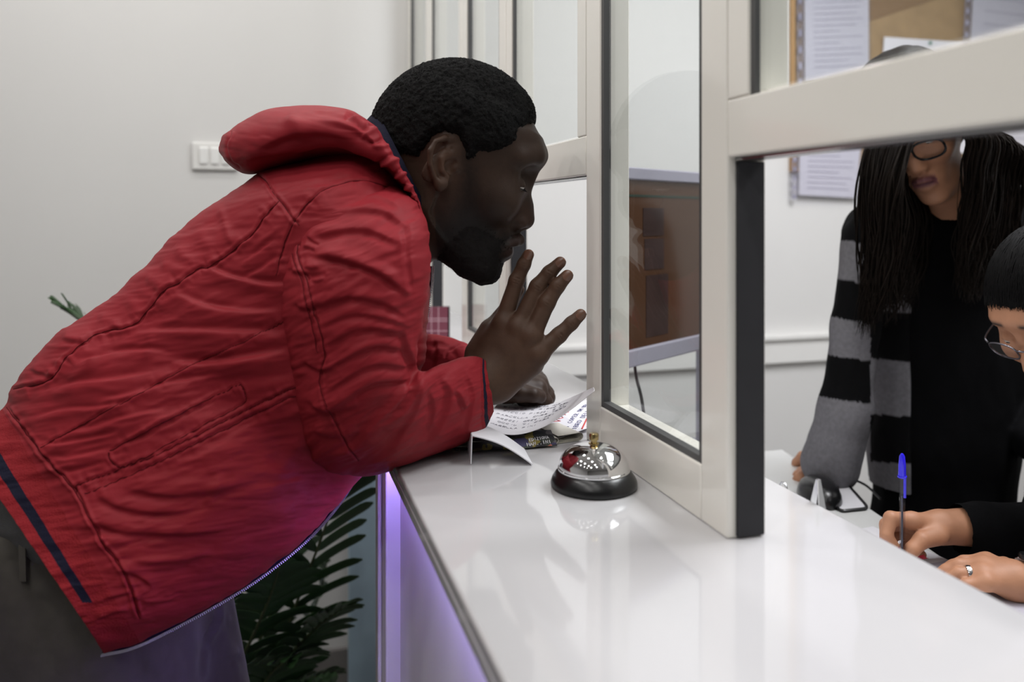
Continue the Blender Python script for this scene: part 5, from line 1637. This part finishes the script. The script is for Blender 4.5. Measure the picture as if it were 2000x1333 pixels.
skin_from([(bodyB, hfB.O - .17, hfB.O + .2, .0030), (rhB, cc(1700, 1120, 1.17) + (0, 0, -.07), cc(1900, 975, 1.17) + (0, 0, .07), .0022), (lhB, cc(1800, 1200, 1.10) + (0, 0, -.07), cc(2050, 1060, 1.10) + (0, 0, .10), .0022),
           (coreB, cc(1960, 2000, 1.3) + (0, 0, -.30), cc(2480, 760, 1.3) + (0, 0, .34), .012)], 'body', wB, M['skin_light'], lambda V, N: toneB(tocam(V)))
sdf_cloth('sweater', torsoB, cc(1800, 1540, 1.28) + (0, 0, -.32), cc(2560, 720, 1.28) + (0, 0, .40), .0062, M['black_top'], wB, seed=91)
def trousersB(P):
    d = sd_ell(P, cc(2260, 1330, 1.33), (.16, .12, .19))
    for q in (1.22, 1.42):
        d = smin(d, sd_chain(P, [cc(2260, 1330, q), cc(2010, 1360, q + .03), cc(2010, 1960, q + .03)], [.100, .080, .064], .02), .04)
    return smax(d, F32(-1.385) - P[..., 1], .01)
sdf_cloth('trousers', trousersB, cc(1850, 2100, 1.33) + (0, 0, -.25), cc(2520, 1180, 1.33) + (0, 0, .32), .011, M['dark_jeans'], wB, seed=93)
def hair_capB(P):
    L = hfB.local(P); s, t, x = L[..., 0], L[..., 1], L[..., 2]
    d = skull(s, t, x) - .007
    d = smin(d, sd_sphere(L, (-.135, .06, 0), .040), .02)
    return smax(d, np.where(s > -.03, .020 + .74 * s + .10 * np.abs(x) - t, np.where(s > -.12, -.035 - t, -.05)), .010) * F32(hfB.k)
V, Q = surface_nets(hair_capB, hfB.O - .19, hfB.O + .2, .0026)
V = toworld(V); N = vnormals(V, Q)
hairB = obj('hair', raw_mesh('hair', V, [Q]), M['hair_sleek'], wB)
R = np.random.RandomState(21); mb = MB()
for i in range(900):          # combed strands from the hairline back to the bun
    th_ = R.uniform(-1.9, 1.9)
    s0_ = .100 - .115 * (abs(th_) / 1.9) ** 1.6; e0 = np.array([s0_ - CRS, .020 + .74 * s0_ + .003 + R.normal() * .0035 - CRT, .075 * math.sin(th_)])
    if abs(th_) > 1.2: e0[2] = math.copysign(.078, th_)
    e1_ = np.array([-.135 - CRS, .06 - CRT, R.normal() * .012]) + R.normal(size=3) * .008
    p = []
    for u in np.linspace(0, 1, 12):
        v_ = e0 * (1 - u) + e1_ * u + np.array([0, .03 * math.sin(math.pi * u), 0])
        q = np.abs(v_ / np.array([.1085, .1045, .0750])); rr_ = (np.hypot(q[0], q[1]) ** 2.3 + q[2] ** 2.3) ** (1 / 2.3)
        v_ = v_ / rr_ * (1.085 + .02 * R.rand())
        p.append([v_[0] + CRS, v_[1] + CRT, v_[2]])
    mb.tube(hfB.world(np.array(p)), np.interp(np.linspace(0, 1, 12), [0, .2, 1], [.0003, .0009, .0008]), 5)
obj('combed_strands', mb.mesh('combed_strands'), M['hair_sleek'], hairB)['kind'] = 'stuff'
v, f = tips(V, N, 2600, .010, 13, 1.3, .00018)
obj('loose_strands', raw_mesh('loose_strands', v, [f]), M['hair_sleek'], hairB)['kind'] = 'stuff'
glasses(hfB, wB, M['specs_metal'], w=.050, h=.034, r=.0014)
eyes(hfB, wB)
# ring, watch, nail
def band(c, axis, r, w, th=.0012, n=40):
    axis = axis / np.linalg.norm(axis)
    return MB().lathe(c - axis * w / 2, [(r, 0), (r + th, 0), (r + th * 1.2, w * .5), (r + th, w), (r, w), (r, 0)], n, axis=axis)
pts, rr = LB['ring']
p0, p1 = toworld(pts[0] * .42 + pts[1] * .58), toworld(pts[1])
rg = band(p0, p1 - p0, .0097, .0055).build('finger_ring', M['silver'], wB, smooth=True)
rg['label'] = 'silver ring on the finger'
wc, wd = toworld(cc(1992, 1138, 1.0667)), toworld(cc(2070, 1150, 1.0726)) - toworld(cc(1984, 1136, 1.0667))
wd /= np.linalg.norm(wd); e1 = np.cross(wd, UV); e1 /= np.linalg.norm(e1); e2 = np.cross(e1, wd)
wt = band(wc + wd * .012, wd, .0286, .016, .0018, 48).build('watch_strap', M['silver'], wB); wt['label'] = 'silver link watch strap'
for k in range(20):
    a = 2 * math.pi * k / 20
    o_ = e1 * math.cos(a) + e2 * math.sin(a); tn = -e1 * math.sin(a) + e2 * math.cos(a)
    for j in (-1, 0, 1):
        MBx = MB().frame(wc + wd * (.012 + .0054 * j) + o_ * .0308, tn * .0068, wd * .0046, o_ * .0022)
        MBx.build('link', M['silver'], wt, smooth=False, bevel=.0005)
MB().lathe(wc + wd * .012 + e2 * .030, [(0, 0), (.0165, 0), (.0170, .003), (.0155, .006), (0, .0062)], 40, axis=e2).build('watch_case', M['black'], wt)
for n_, (pts, rr) in RB.items():
    if n_ == 'thumb' or n_ == 'middle': continue
    a, b = pts[2], pts[3]; ax = (b - a) / np.linalg.norm(b - a)
    out = np.array([0, -.3, -1.0]) - ax * (np.array([0, -.3, -1.0]) @ ax); out /= np.linalg.norm(out); sd2 = np.cross(ax, out)
    g = np.array([[toworld(b + ax * u * .006 + sd2 * w * rr[3] * .7 + out * (rr[3] * (1.02 - .3 * w * w))) for w in np.linspace(-1, 1, 7)] for u in np.linspace(-1, 1.1, 7)])
    MB().sheet(g, .0006).build('fingernail', M['rednail'], wB)

# chair of the seated person
M['chair'] = mat('dark_office_chair', lin(30, 30, 34), .7, noise=.06)
cs = at(2300, 1400, 1.34)
ch = thing('office_chair', 'dark office chair under the seated writing person', 'chair', (cs[0], cs[1], 0))
zs = cs[2] - .085
zs = EYE + (420 - 1330) / FPX * 1.33 - .135
MB().frame((cs[0], cs[1], zs - .03), (.44, 0, 0), (0, .44, 0), (0, 0, .06)).build('seat', M['chair'], ch, bevel=.02)
MB().frame((cs[0] + .30, cs[1], zs + .34), (.05, 0, 0), (0, .42, 0), (0, 0, .42)).build('backrest', M['chair'], ch, bevel=.02)
MB().frame((cs[0] + .29, cs[1], zs + .05), (.03, 0, 0), (0, .06, 0), (0, 0, .30)).frame((cs[0] + .24, cs[1], zs - .075), (.13, 0, 0), (0, .06, 0), (0, 0, .03)).build('back_support', M['steel'], ch, bevel=.004)
MB().tube([(cs[0], cs[1], .06), (cs[0], cs[1], zs - .06)], .028, 16).build('gas_column', M['steel'], ch)
for k in range(5):
    a = 2 * math.pi * k / 5
    MB().tube([(cs[0], cs[1], .09), (cs[0] + .26 * math.cos(a), cs[1] + .26 * math.sin(a), .06)], [.022, .014], 10).build('leg', M['black'], ch)
    MB().lathe((cs[0] + .26 * math.cos(a) - .012 * math.sin(a), cs[1] + .26 * math.sin(a) + .012 * math.cos(a), .027), [(0, 0), (.026, 0), (.026, .024), (0, .024)], 20, axis=(math.sin(a), -math.cos(a), 0)).build('caster', M['black'], ch)

# the pen in the writing hand
pb = at(1762, 1120, 1.132); ptop = at(1762, 886, 1.124)
pt0 = at(1762, 1125, 1.133); pt0[2] = ZD + .0012
pax = ptop - pt0; plen = np.linalg.norm(pax); pax /= plen
pen = thing('pen', 'clear ballpoint pen with a blue cap on its end, upright in the writing hand', 'pen', pt0)
M['clear'] = glass_mat('clear_plastic', (.80, .80, .84, 1), 1.5, .03)
M['bluecap'] = mat('blue_plastic', lin(44, 30, 226), .25, noise=.02, coat=.3)
MB().lathe(pt0, [(.0012, .012), (.0032, .020), (.0040, .024), (.0040, plen - .034)], 6, axis=pax).build('barrel', M['clear'], pen, smooth=False)
MB().lathe(pt0, [(.0015, .014), (.0015, plen - .06)], 10, axis=pax).build('ink_tube', mat('ink_refill', lin(40, 40, 60), .3, noise=.05), pen)
MB().lathe(pt0, [(.0, 0), (.0005, .001), (.0012, .008), (.0018, .013)], 12, axis=pax).build('tip', M['brass'], pen)
cap = MB().lathe(pt0, [(.0041, plen - .0345), (.0060, plen - .0335), (.0060, plen - .0315), (.0050, plen - .0315), (.0048, plen - .016), (.0036, plen - .004), (.0016, plen - .0004), (0, plen)], 24, axis=pax)
cap.build('cap', M['bluecap'], pen)
MB().frame(pt0 + pax * (plen - .046) - FV * .0052 + RV * .0012, RV * .0034, FV * .0018, pax * .030).build('cap_clip', M['bluecap'], pen, bevel=.0006)
# papers under the hands
def flat_paper(name, label, c, ang, w, l, z, group=None, m=None):
    t = tag(obj(name, None), label, 'paper', group) if False else None
    ca, sa = math.cos(ang), math.sin(ang)
    g = np.array([[(c[0] + ca * a * w - sa * b * l, c[1] + sa * a * w + ca * b * l, z) for b in np.linspace(-.5, .5, 6)] for a in np.linspace(-.5, .5, 6)])
    o = MB().sheet(g, .0004).build(name, m or M['paper'], None, smooth=False)
    return tag(o, label, 'paper', group)
c = onZ(1760, 1110, ZD)
flat_paper('paper_sheet', 'white sheet under the pen hand on the staff desk', (c[0] - .02, c[1] - .02), .1, .21, .297, ZD + .0008)
c = onZ(1890, 1118, ZD)
M['grey_paper'] = mat('grey_paper', lin(176, 174, 186), .6, noise=.02)
flat_paper('folder', 'grey folder under the hand with the silver ring', (c[0] + .08, c[1] - .07), .05, .24, .22, ZD + .0014, m=M['grey_paper'])
# ------------------------------------------------------------------ things lying on the counter
def sheet_from(rows, n=24):
    """rows of (px, py, d) control points -> smooth grid of world points"""
    G = np.array([[at(*q) for q in r] for r in rows])
    a, b = G.shape[:2]
    G = catmull(G, np.linspace(0, a - 1, n))
    return np.swapaxes(catmull(np.swapaxes(G, 0, 1), np.linspace(0, b - 1, n)), 0, 1)
def surf(g, a, b):
    """point and normal on a grid, a and b in 0..1"""
    n, m = g.shape[0] - 1, g.shape[1] - 1
    x, y = min(max(a, 0), .9999) * n, min(max(b, 0), .9999) * m
    i, j = int(x), int(y); u, v = x - i, y - j
    p = g[i, j] * (1 - u) * (1 - v) + g[i + 1, j] * u * (1 - v) + g[i, j + 1] * (1 - u) * v + g[i + 1, j + 1] * u * v
    du = g[i + 1, j] - g[i, j]; dv = g[i, j + 1] - g[i, j]
    nn = np.cross(du, dv); nn /= np.linalg.norm(nn) + 1e-12
    if nn[2] < 0: nn = -nn
    return p, nn
# plain strokes for lettering: each letter as polylines in a unit box
GLYPH = {'A': [[(0, 0), (.5, 1), (1, 0)], [(.2, .4), (.8, .4)]], 'B': [[(0, 0), (0, 1), (.8, .9), (.8, .6), (0, .5), (.9, .4), (.9, .1), (0, 0)]], 'C': [[(1, .85), (.5, 1), (0, .6), (0, .35), (.5, 0), (1, .15)]],
         'D': [[(0, 0), (0, 1), (.7, .85), (1, .5), (.7, .12), (0, 0)]], 'E': [[(1, 1), (0, 1), (0, 0), (1, 0)], [(0, .5), (.8, .5)]], 'F': [[(1, 1), (0, 1), (0, 0)], [(0, .5), (.8, .5)]], 'G': [[(1, .85), (.5, 1), (0, .6), (0, .35), (.5, 0), (1, .2), (1, .45), (.6, .45)]],
         'H': [[(0, 0), (0, 1)], [(1, 0), (1, 1)], [(0, .5), (1, .5)]], 'I': [[(.5, 0), (.5, 1)]], 'K': [[(0, 0), (0, 1)], [(1, 1), (0, .45), (1, 0)]], 'L': [[(0, 1), (0, 0), (.9, 0)]], 'M': [[(0, 0), (0, 1), (.5, .4), (1, 1), (1, 0)]],
         'N': [[(0, 0), (0, 1), (1, 0), (1, 1)]], 'O': [[(.5, 0), (0, .35), (0, .7), (.5, 1), (1, .7), (1, .35), (.5, 0)]], 'P': [[(0, 0), (0, 1), (.9, .9), (.9, .55), (0, .45)]], 'R': [[(0, 0), (0, 1), (.9, .9), (.9, .55), (0, .45), (1, 0)]],
         'S': [[(1, .9), (.4, 1), (0, .75), (1, .3), (.6, 0), (0, .1)]], 'T': [[(0, 1), (1, 1)], [(.5, 1), (.5, 0)]], 'U': [[(0, 1), (0, .2), (.5, 0), (1, .2), (1, 1)]], 'V': [[(0, 1), (.5, 0), (1, 1)]], 'X': [[(0, 0), (1, 1)], [(0, 1), (1, 0)]],
         'Z': [[(0, 1), (1, 1), (0, 0), (1, 0)]], '.': [[(.4, 0), (.6, .06)]], '-': [[(.1, .5), (.9, .5)]], ' ': []}
def letters(mb, g, text, a0, b0, da, db, ha, hb, rad, lift=.0006, jitter=0, seed=0):
    """write text on a grid surface: start (a0,b0), advance (da,db) per letter, letter height vector (ha,hb)"""
    R = random.Random(seed)
    for k, chx in enumerate(text):
        for line in GLYPH.get(chx, [[(0, 0), (1, 1)]]):
            pts = []
            for (x, y) in line:
                jx, jy = R.uniform(-jitter, jitter), R.uniform(-jitter, jitter)
                x2, y2 = x + jx, y + jy
                a = a0 + da * (k + .72 * x2) + ha * y2; b = b0 + db * (k + .72 * x2) + hb * y2
                p, nn = surf(g, a, b)
                pts.append(p + nn * lift)
            if len(pts) > 1: mb.tube(pts, rad, 4)
    return mb

# printed leaflet under the letter (red and blue printing)
g = sheet_from([[(1000, 862, 1.075), (1076, 860, 1.078), (1150, 836, 1.130)], [(1010, 826, 1.165), (1085, 818, 1.183), (1168, 800, 1.225)], [(1020, 800, 1.255), (1095, 792, 1.275), (1180, 776, 1.310)]], 20)
lf = thing('printed_leaflet', 'white leaflet printed in red and blue, lying between the handwritten letter and the screen', 'leaflet', g.mean((0, 1)))
MB().sheet(g, .0005).build('sheet', M['paper'], lf)
mb = letters(MB(), g, 'IN VOTO', .12, .50, .080, .022, .05, -.085, .0006)
mb.build('red_heading', M['redink'], lf)
mb = MB()
letters(mb, g, 'SENT COPER OM DEL', .04, .66, .046, .012, .03, -.055, .00040)
letters(mb, g, 'LIBRO DELLA CASA', .02, .80, .050, .012, .035, -.065, .00045)
mb.build('blue_text', M['blueink'], lf)
mb = MB()
for b0 in (.90, .97):
    p = [surf(g, a, min(.995, b0 + .03 * a))[0] + UV * .0007 for a in np.linspace(.02, .40, 8)]
    mb.tube(p, .0011, 4)
mb.build('red_bars', M['redink'], lf)

# handwritten letter, its corner curling up in front of the screen post
g = sheet_from([[(938, 838, 1.082), (1000, 850, 1.055), (1058, 836, 1.060), (1112, 803, 1.052), (1160, 765, 1.022)],
                [(955, 812, 1.155), (1012, 822, 1.130), (1066, 812, 1.120), (1116, 790, 1.080), (1161, 762, 1.026)],
                [(975, 785, 1.262), (1030, 787, 1.252), (1080, 789, 1.225), (1122, 774, 1.120), (1159, 757, 1.030)]], 34)
lt = thing('handwritten_letter', 'handwritten white letter with a curled corner, under the man\'s lower hand', 'letter', g.mean((0, 1)))
MB().sheet(g, .0005).build('sheet', M['paper'], lt)
mb = MB()
rows = ['CARLA PIREZZA MAR', 'RIMESA E PIECO DEL', 'FICCIO PIRZZI G AL', 'PARCELLA RNRR TERM', 'PREZZI GREZI DEI', 'OCCIL TI CASA', 'MARELLA PINI']
for k, r in enumerate(rows):
    letters(mb, g, r, .92 - .115 * k, .05 + .02 * (k % 3), -.004, .033 + .003 * (k % 2),   .040, .004, .00020, .0005, .16, k)
mb.build('handwriting', M['ink'], lt)

# plain folded white paper lying in front of it, open to the viewer
# folded white card standing like a tent
rl, rr = at(922, 852, .985), at(915, 824, 1.055)         # ridge, near and far end
bl_, br_ = onZ(1040, 908, ZC + .0015), onZ(1024, 878, ZC + .0015)
ll_, lr_ = onZ(920, 907, ZC + .0015), onZ(914, 880, ZC + .0015)
cdt = thing('folded_card', 'plain white folded card standing like a tent, nearest the man\'s elbow', 'card', (rl + rr + bl_ + ll_) / 4)
g = np.array([[rl * (1 - a) * (1 - b) + rr * (1 - a) * b + bl_ * a * (1 - b) + br_ * a * b + UV * .006 * math.sin(math.pi * a) for b in np.linspace(0, 1, 8)] for a in np.linspace(0, 1, 20)])
mb = MB().sheet(g, .0012)
g = np.array([[rl * (1 - a) * (1 - b) + rr * (1 - a) * b + ll_ * a * (1 - b) + lr_ * a * b for b in np.linspace(0, 1, 8)] for a in np.linspace(0, 1, 12)])
mb.sheet(g, .0012)
mb.build('card', M['paper'], cdt)

# folded newspapers: nested folded leaves, folds to the right
M['news'] = mat('newsprint', lin(206, 203, 192), .8, noise=.05, nscale=40)
M['news_dark'] = mat('newsprint_picture', lin(64, 60, 62), .7)
def picture_nodes(m):
    nt = m.node_tree; b = nt.nodes['Principled BSDF']
    tc = nt.nodes.new('ShaderNodeTexCoord'); vo = nt.nodes.new('ShaderNodeTexVoronoi'); vo.inputs['Scale'].default_value = 70
    nz = nt.nodes.new('ShaderNodeTexNoise'); nz.inputs['Scale'].default_value = 45
    ad = nt.nodes.new('ShaderNodeVectorMath'); ad.operation = 'MULTIPLY_ADD'; ad.inputs[1].default_value = (.02, .02, .02)
    nt.links.new(tc.outputs['Object'], nz.inputs['Vector']); nt.links.new(nz.outputs['Color'], ad.inputs[0]); nt.links.new(tc.outputs['Object'], ad.inputs[2])
    nt.links.new(ad.outputs[0], vo.inputs['Vector'])
    sp = nt.nodes.new('ShaderNodeSeparateColor'); nt.links.new(vo.outputs['Color'], sp.inputs[0])
    cr = nt.nodes.new('ShaderNodeValToRGB'); cr.color_ramp.interpolation = 'CONSTANT'
    cols = [(40, 40, 46), (34, 36, 40), (66, 62, 40), (52, 48, 80), (30, 30, 34), (120, 108, 50), (88, 84, 88), (46, 52, 44), (168, 98, 80), (28, 28, 32)]
    el = cr.color_ramp.elements
    el[0].position = 0; el[0].color = lin(*cols[0]); el[1].position = 1 / len(cols); el[1].color = lin(*cols[1])
    for k in range(2, len(cols)):
        e = el.new(k / len(cols)); e.color = lin(*cols[k])
    nt.links.new(sp.outputs[0], cr.inputs[0]); nt.links.new(cr.outputs[0], b.inputs['Base Color'])
picture_nodes(M['news_dark'])
M['news_text'] = mat('newsprint_black', lin(34, 32, 34), .7, noise=.1)
def folded_leaf(o, ex, ey, L, W, z0, z1, rad_jit, n=16):
    """one folded leaf: lower layer along ex, a round fold at its end, upper layer back; extruded along ey"""
    prof = [(x, z0) for x in np.linspace(0, L - (z1 - z0) / 2, 8)]
    r = (z1 - z0) / 2
    prof += [(L - r + r * math.sin(a) * 1.15, z0 + r - r * math.cos(a)) for a in np.linspace(.2, math.pi - .2, n)]
    prof += [(x, z1) for x in np.linspace(L - r, .004, 8)]
    return np.array([[o + ex * x + ey * w + UV * (z + .0015 * math.sin(x * 40 + rad_jit) * (z > z0 + r)) for w in np.linspace(0, W, 6)] for x, z in prof])
def newspaper(label, pa, pb, W, H, layers, seed, name='newspaper', text=None):
    a, b = onZ(*pa, ZC), onZ(*pb, ZC)
    ex = b - a; L = np.linalg.norm(ex); ex /= L
    ey = np.array([-ex[1], ex[0], 0]); ey = ey if ey @ FV > 0 else -ey
    t = thing(name, label, 'newspaper', a, 'newspapers under the letter')
    for k in range(layers):
        z0 = .0008 + k * .0010; z1 = H - k * .0014 - .0004
        if z1 - z0 < .0015: break
        MB().sheet(folded_leaf(a + ex * .002 * k + ey * .003 * (k % 2), ex, ey, L - .004 * k, W - .004 * k, z0, z1, seed + k), .00035).build('folded_leaf', M['news'], t)
    return t, a, ex, ey, L
n1, a, ex, ey, L = newspaper('folded newspaper with a colour picture behind the white folded card', (893, 882), (1090, 869), .075, .0095, 4, 1)
# the picture page slopes from the fold down to the near edge
g = np.array([[a + ex * (L * (.10 + .86 * u)) - ey * (.014 * (1 - v) - .016 * v) + UV * (.0025 + .0125 * v ** .8 + .0008 * math.sin(9 * u)) for v in np.linspace(0, 1, 10)] for u in np.linspace(0, 1, 24)])
MB().sheet(g, .0004).build('front_page', M['news_dark'], n1)
mb = MB(); letters(mb, g, 'EDIZIONA', .70, .30, .030, .010, .002, .17, .0005, .0008, .02, 1)
letters(mb, g, 'MAN..INI', .66, .06, .036, .006, .002, .17, .0006, .0008, .02, 2)
mb.build('headline', M['paper'], n1)
n2, a, ex, ey, L = newspaper('newspaper rolled open with a dark hollow fold, beside the bell plunger', (1084, 869), (1138, 861), .06, .0125, 2, 4)
n3, a, ex, ey, L = newspaper('thin lower newspaper sticking out beside the red sleeve', (884, 884), (1010, 878), .06, .006, 2, 7)
g3 = np.array([[a + ex * (L * u) - ey * (.0008) + UV * (.0006 + .0055 * v) for v in np.linspace(0, 1, 4)] for u in np.linspace(0, 1, 20)])
mb = MB()
for k in range(9):
    p, nn = surf(g3, .06 + .1 * k, .5); mb.frame(p - ey * .0006, ex * (.004 + .005 * (k % 3)), ey * .0006, UV * .0034)
mb.build('edge_print', M['news_text'], n3, smooth=False)

# plaid notebook standing at the far end of the counter
nb0 = onZ(846, 663, ZC)
M['burgundy'] = mat('burgundy_cover', lin(112, 54, 70), .5, noise=.04)
M['pink_line'] = mat('pale_plaid_line', lin(196, 160, 170), .5, noise=.02)
nb = thing('notebook', 'small burgundy plaid notebook standing on the counter behind the man\'s chest', 'notebook', nb0)
w_, h_ = .105, .078
x0 = nb0 + RV * (-.070)
def on_nb(a, b, c): return x0 + RV * a + UV * b - FV * c
MB().frame(on_nb(w_ / 2, h_ / 2, 0), RV * w_, UV * h_, FV * .002).build('cover', M['burgundy'], nb, bevel=.002)
MB().frame(on_nb(w_ / 2 - .001, h_ / 2, -.007), RV * (w_ - .004), UV * (h_ - .004), FV * .012).build('pages', M['paper'], nb, smooth=False)
MB().frame(on_nb(w_ / 2 + .004, h_ / 2, -.0145), RV * w_, UV * h_, FV * .002).build('back_cover', M['black'], nb, bevel=.001)
mb = MB()
for x in (.030, .034, .066, .083): mb.frame(on_nb(x, h_ / 2, .0012), RV * .0016, UV * h_, FV * .0004)
for y in (.020, .044, .050): mb.frame(on_nb(w_ / 2, y, .0013), RV * w_, UV * .0016, FV * .0004)
mb.build('plaid_lines', M['pink_line'], nb, smooth=False)

# ------------------------------------------------------------------ potted palm behind the man
M['leaf'] = mat('palm_leaf', lin(44, 72, 38), .38, noise=.25, nscale=14, spec=.4)
M['leaf_stem'] = mat('palm_stem', lin(58, 70, 34), .5, noise=.15)
M['pot'] = mat('dark_pot', lin(52, 50, 50), .5, noise=.06)
M['soil'] = mat('potting_soil', lin(42, 32, 26), .95, noise=.4, nscale=60, bump=.6, bscale=120)
pb_ = at(440, 1500, 1.80); pb_[2] = 0
palm = thing('potted_palm', 'dark green potted palm behind the man, in front of the rear wall', 'plant', pb_)
MB().lathe(pb_, [(0, 0), (.12, 0), (.125, .01), (.155, .27), (.165, .275), (.165, .30), (.150, .30), (.148, .262)], 40).build('pot', M['pot'], palm)
MB().lathe(pb_, [(0, .255), (.05, .262), (.1, .258), (.147, .256), (.147, .24), (0, .24)], 32).build('soil', M['soil'], palm)
def frond(path, n, ll, lw, seed, droop=.25, start=.28):
    R = np.random.RandomState(seed)
    w = smooth_path(path, 60)
    tg = np.gradient(w, axis=0); tg /= np.linalg.norm(tg, axis=1)[:, None]
    st = MB().tube(w, np.linspace(.0052, .0012, 60), 6)
    lf_ = MB()
    up0 = UV
    for i in range(n):
        f = start + (1 - start) * (i + .5) / n
        for sd_ in (-1, 1):
            k = min(58, int(f * 59))
            p = w[k] + (w[k + 1] - w[k]) * (f * 59 - k)
            t = tg[k]; s = np.cross(t, up0 + .25 * FV); s /= np.linalg.norm(s); nn = np.cross(s, t)
            L = ll * (math.sin(math.pi * min(1, .18 + .80 * f)) ** .6) * (.88 + .24 * R.rand())
            d = s * sd_ * .80 + t * (.62 + .1 * R.normal()) + nn * (.18 + .10 * R.normal()); d /= np.linalg.norm(d)
            u = np.linspace(0, 1, 10)
            c = p + np.outer(u * L, d) - np.outer((u ** 2) * L * (droop + .08 * R.rand()), UV)
            wd = lw * np.interp(u, [0, .08, .3, .8, .95, 1], [.3, .8, 1, 1, .75, .2])
            pw = np.cross(d, nn * .9 + s * .3 * sd_); pw /= np.linalg.norm(pw)
            vv = np.cross(pw, d)
            g = np.stack([c - pw * wd[:, None] + vv * (wd * .25)[:, None], c, c + pw * wd[:, None] + vv * (wd * .25)[:, None]], 1)
            lf_.sheet(g, .0006)
    return st, lf_
base = pb_ + UV * .26
def fr(pix, n, ll=.20, lw=.011, seed=0, droop=.25, start=.25):
    path = [base + np.array([.01 * math.cos(seed), .01 * math.sin(seed), 0])] + [at(*q) for q in pix]
    st, lv = frond(path, n, ll, lw, seed, droop, start)
    s_ = st.build('frond', M['leaf_stem'], palm)
    lv.build('leaflets', M['leaf'], s_)
fr([(520, 1330, 1.78), (590, 1150, 1.62), (642, 1010, 1.56), (672, 890, 1.53)], 11, .150, .0105, 1, .10, .36)
fr([(480, 1320, 1.85), (540, 1160, 1.86), (570, 1010, 1.88), (590, 900, 1.90)], 15, .15, .011, 2, .22, .3)
fr([(500, 1400, 1.70), (560, 1290, 1.66), (620, 1225, 1.62), (668, 1190, 1.60)], 13, .13, .011, 3, .20, .3)
fr([(500, 1440, 1.76), (550, 1370, 1.74), (600, 1330, 1.73), (650, 1318, 1.72)], 11, .12, .011, 4, .35, .3)
fr([(440, 1300, 1.80), (460, 1100, 1.82), (480, 940, 1.84), (520, 800, 1.86)], 14, .17, .011, 5, .2, .3)
fr([(430, 1300, 1.74), (400, 1060, 1.68), (330, 830, 1.66), (240, 690, 1.66), (150, 622, 1.66), (118, 602, 1.66)], 20, .13, .009, 6, .05, .3)
fr([(420, 1350, 1.82), (370, 1200, 1.86), (300, 1100, 1.9), (230, 1060, 1.92)], 12, .15, .010, 7, .3, .3)
fr([(510, 1380, 1.86), (580, 1260, 1.90), (625, 1160, 1.93), (640, 1090, 1.95)], 12, .13, .010, 8, .25, .3)
fr([(450, 1340, 1.66), (500, 1230, 1.58), (530, 1160, 1.54), (545, 1110, 1.52)], 12, .13, .011, 9, .2, .3)
fr([(480, 1420, 1.68), (520, 1330, 1.62), (560, 1290, 1.59), (590, 1280, 1.57)], 11, .12, .011, 10, .3, .3)
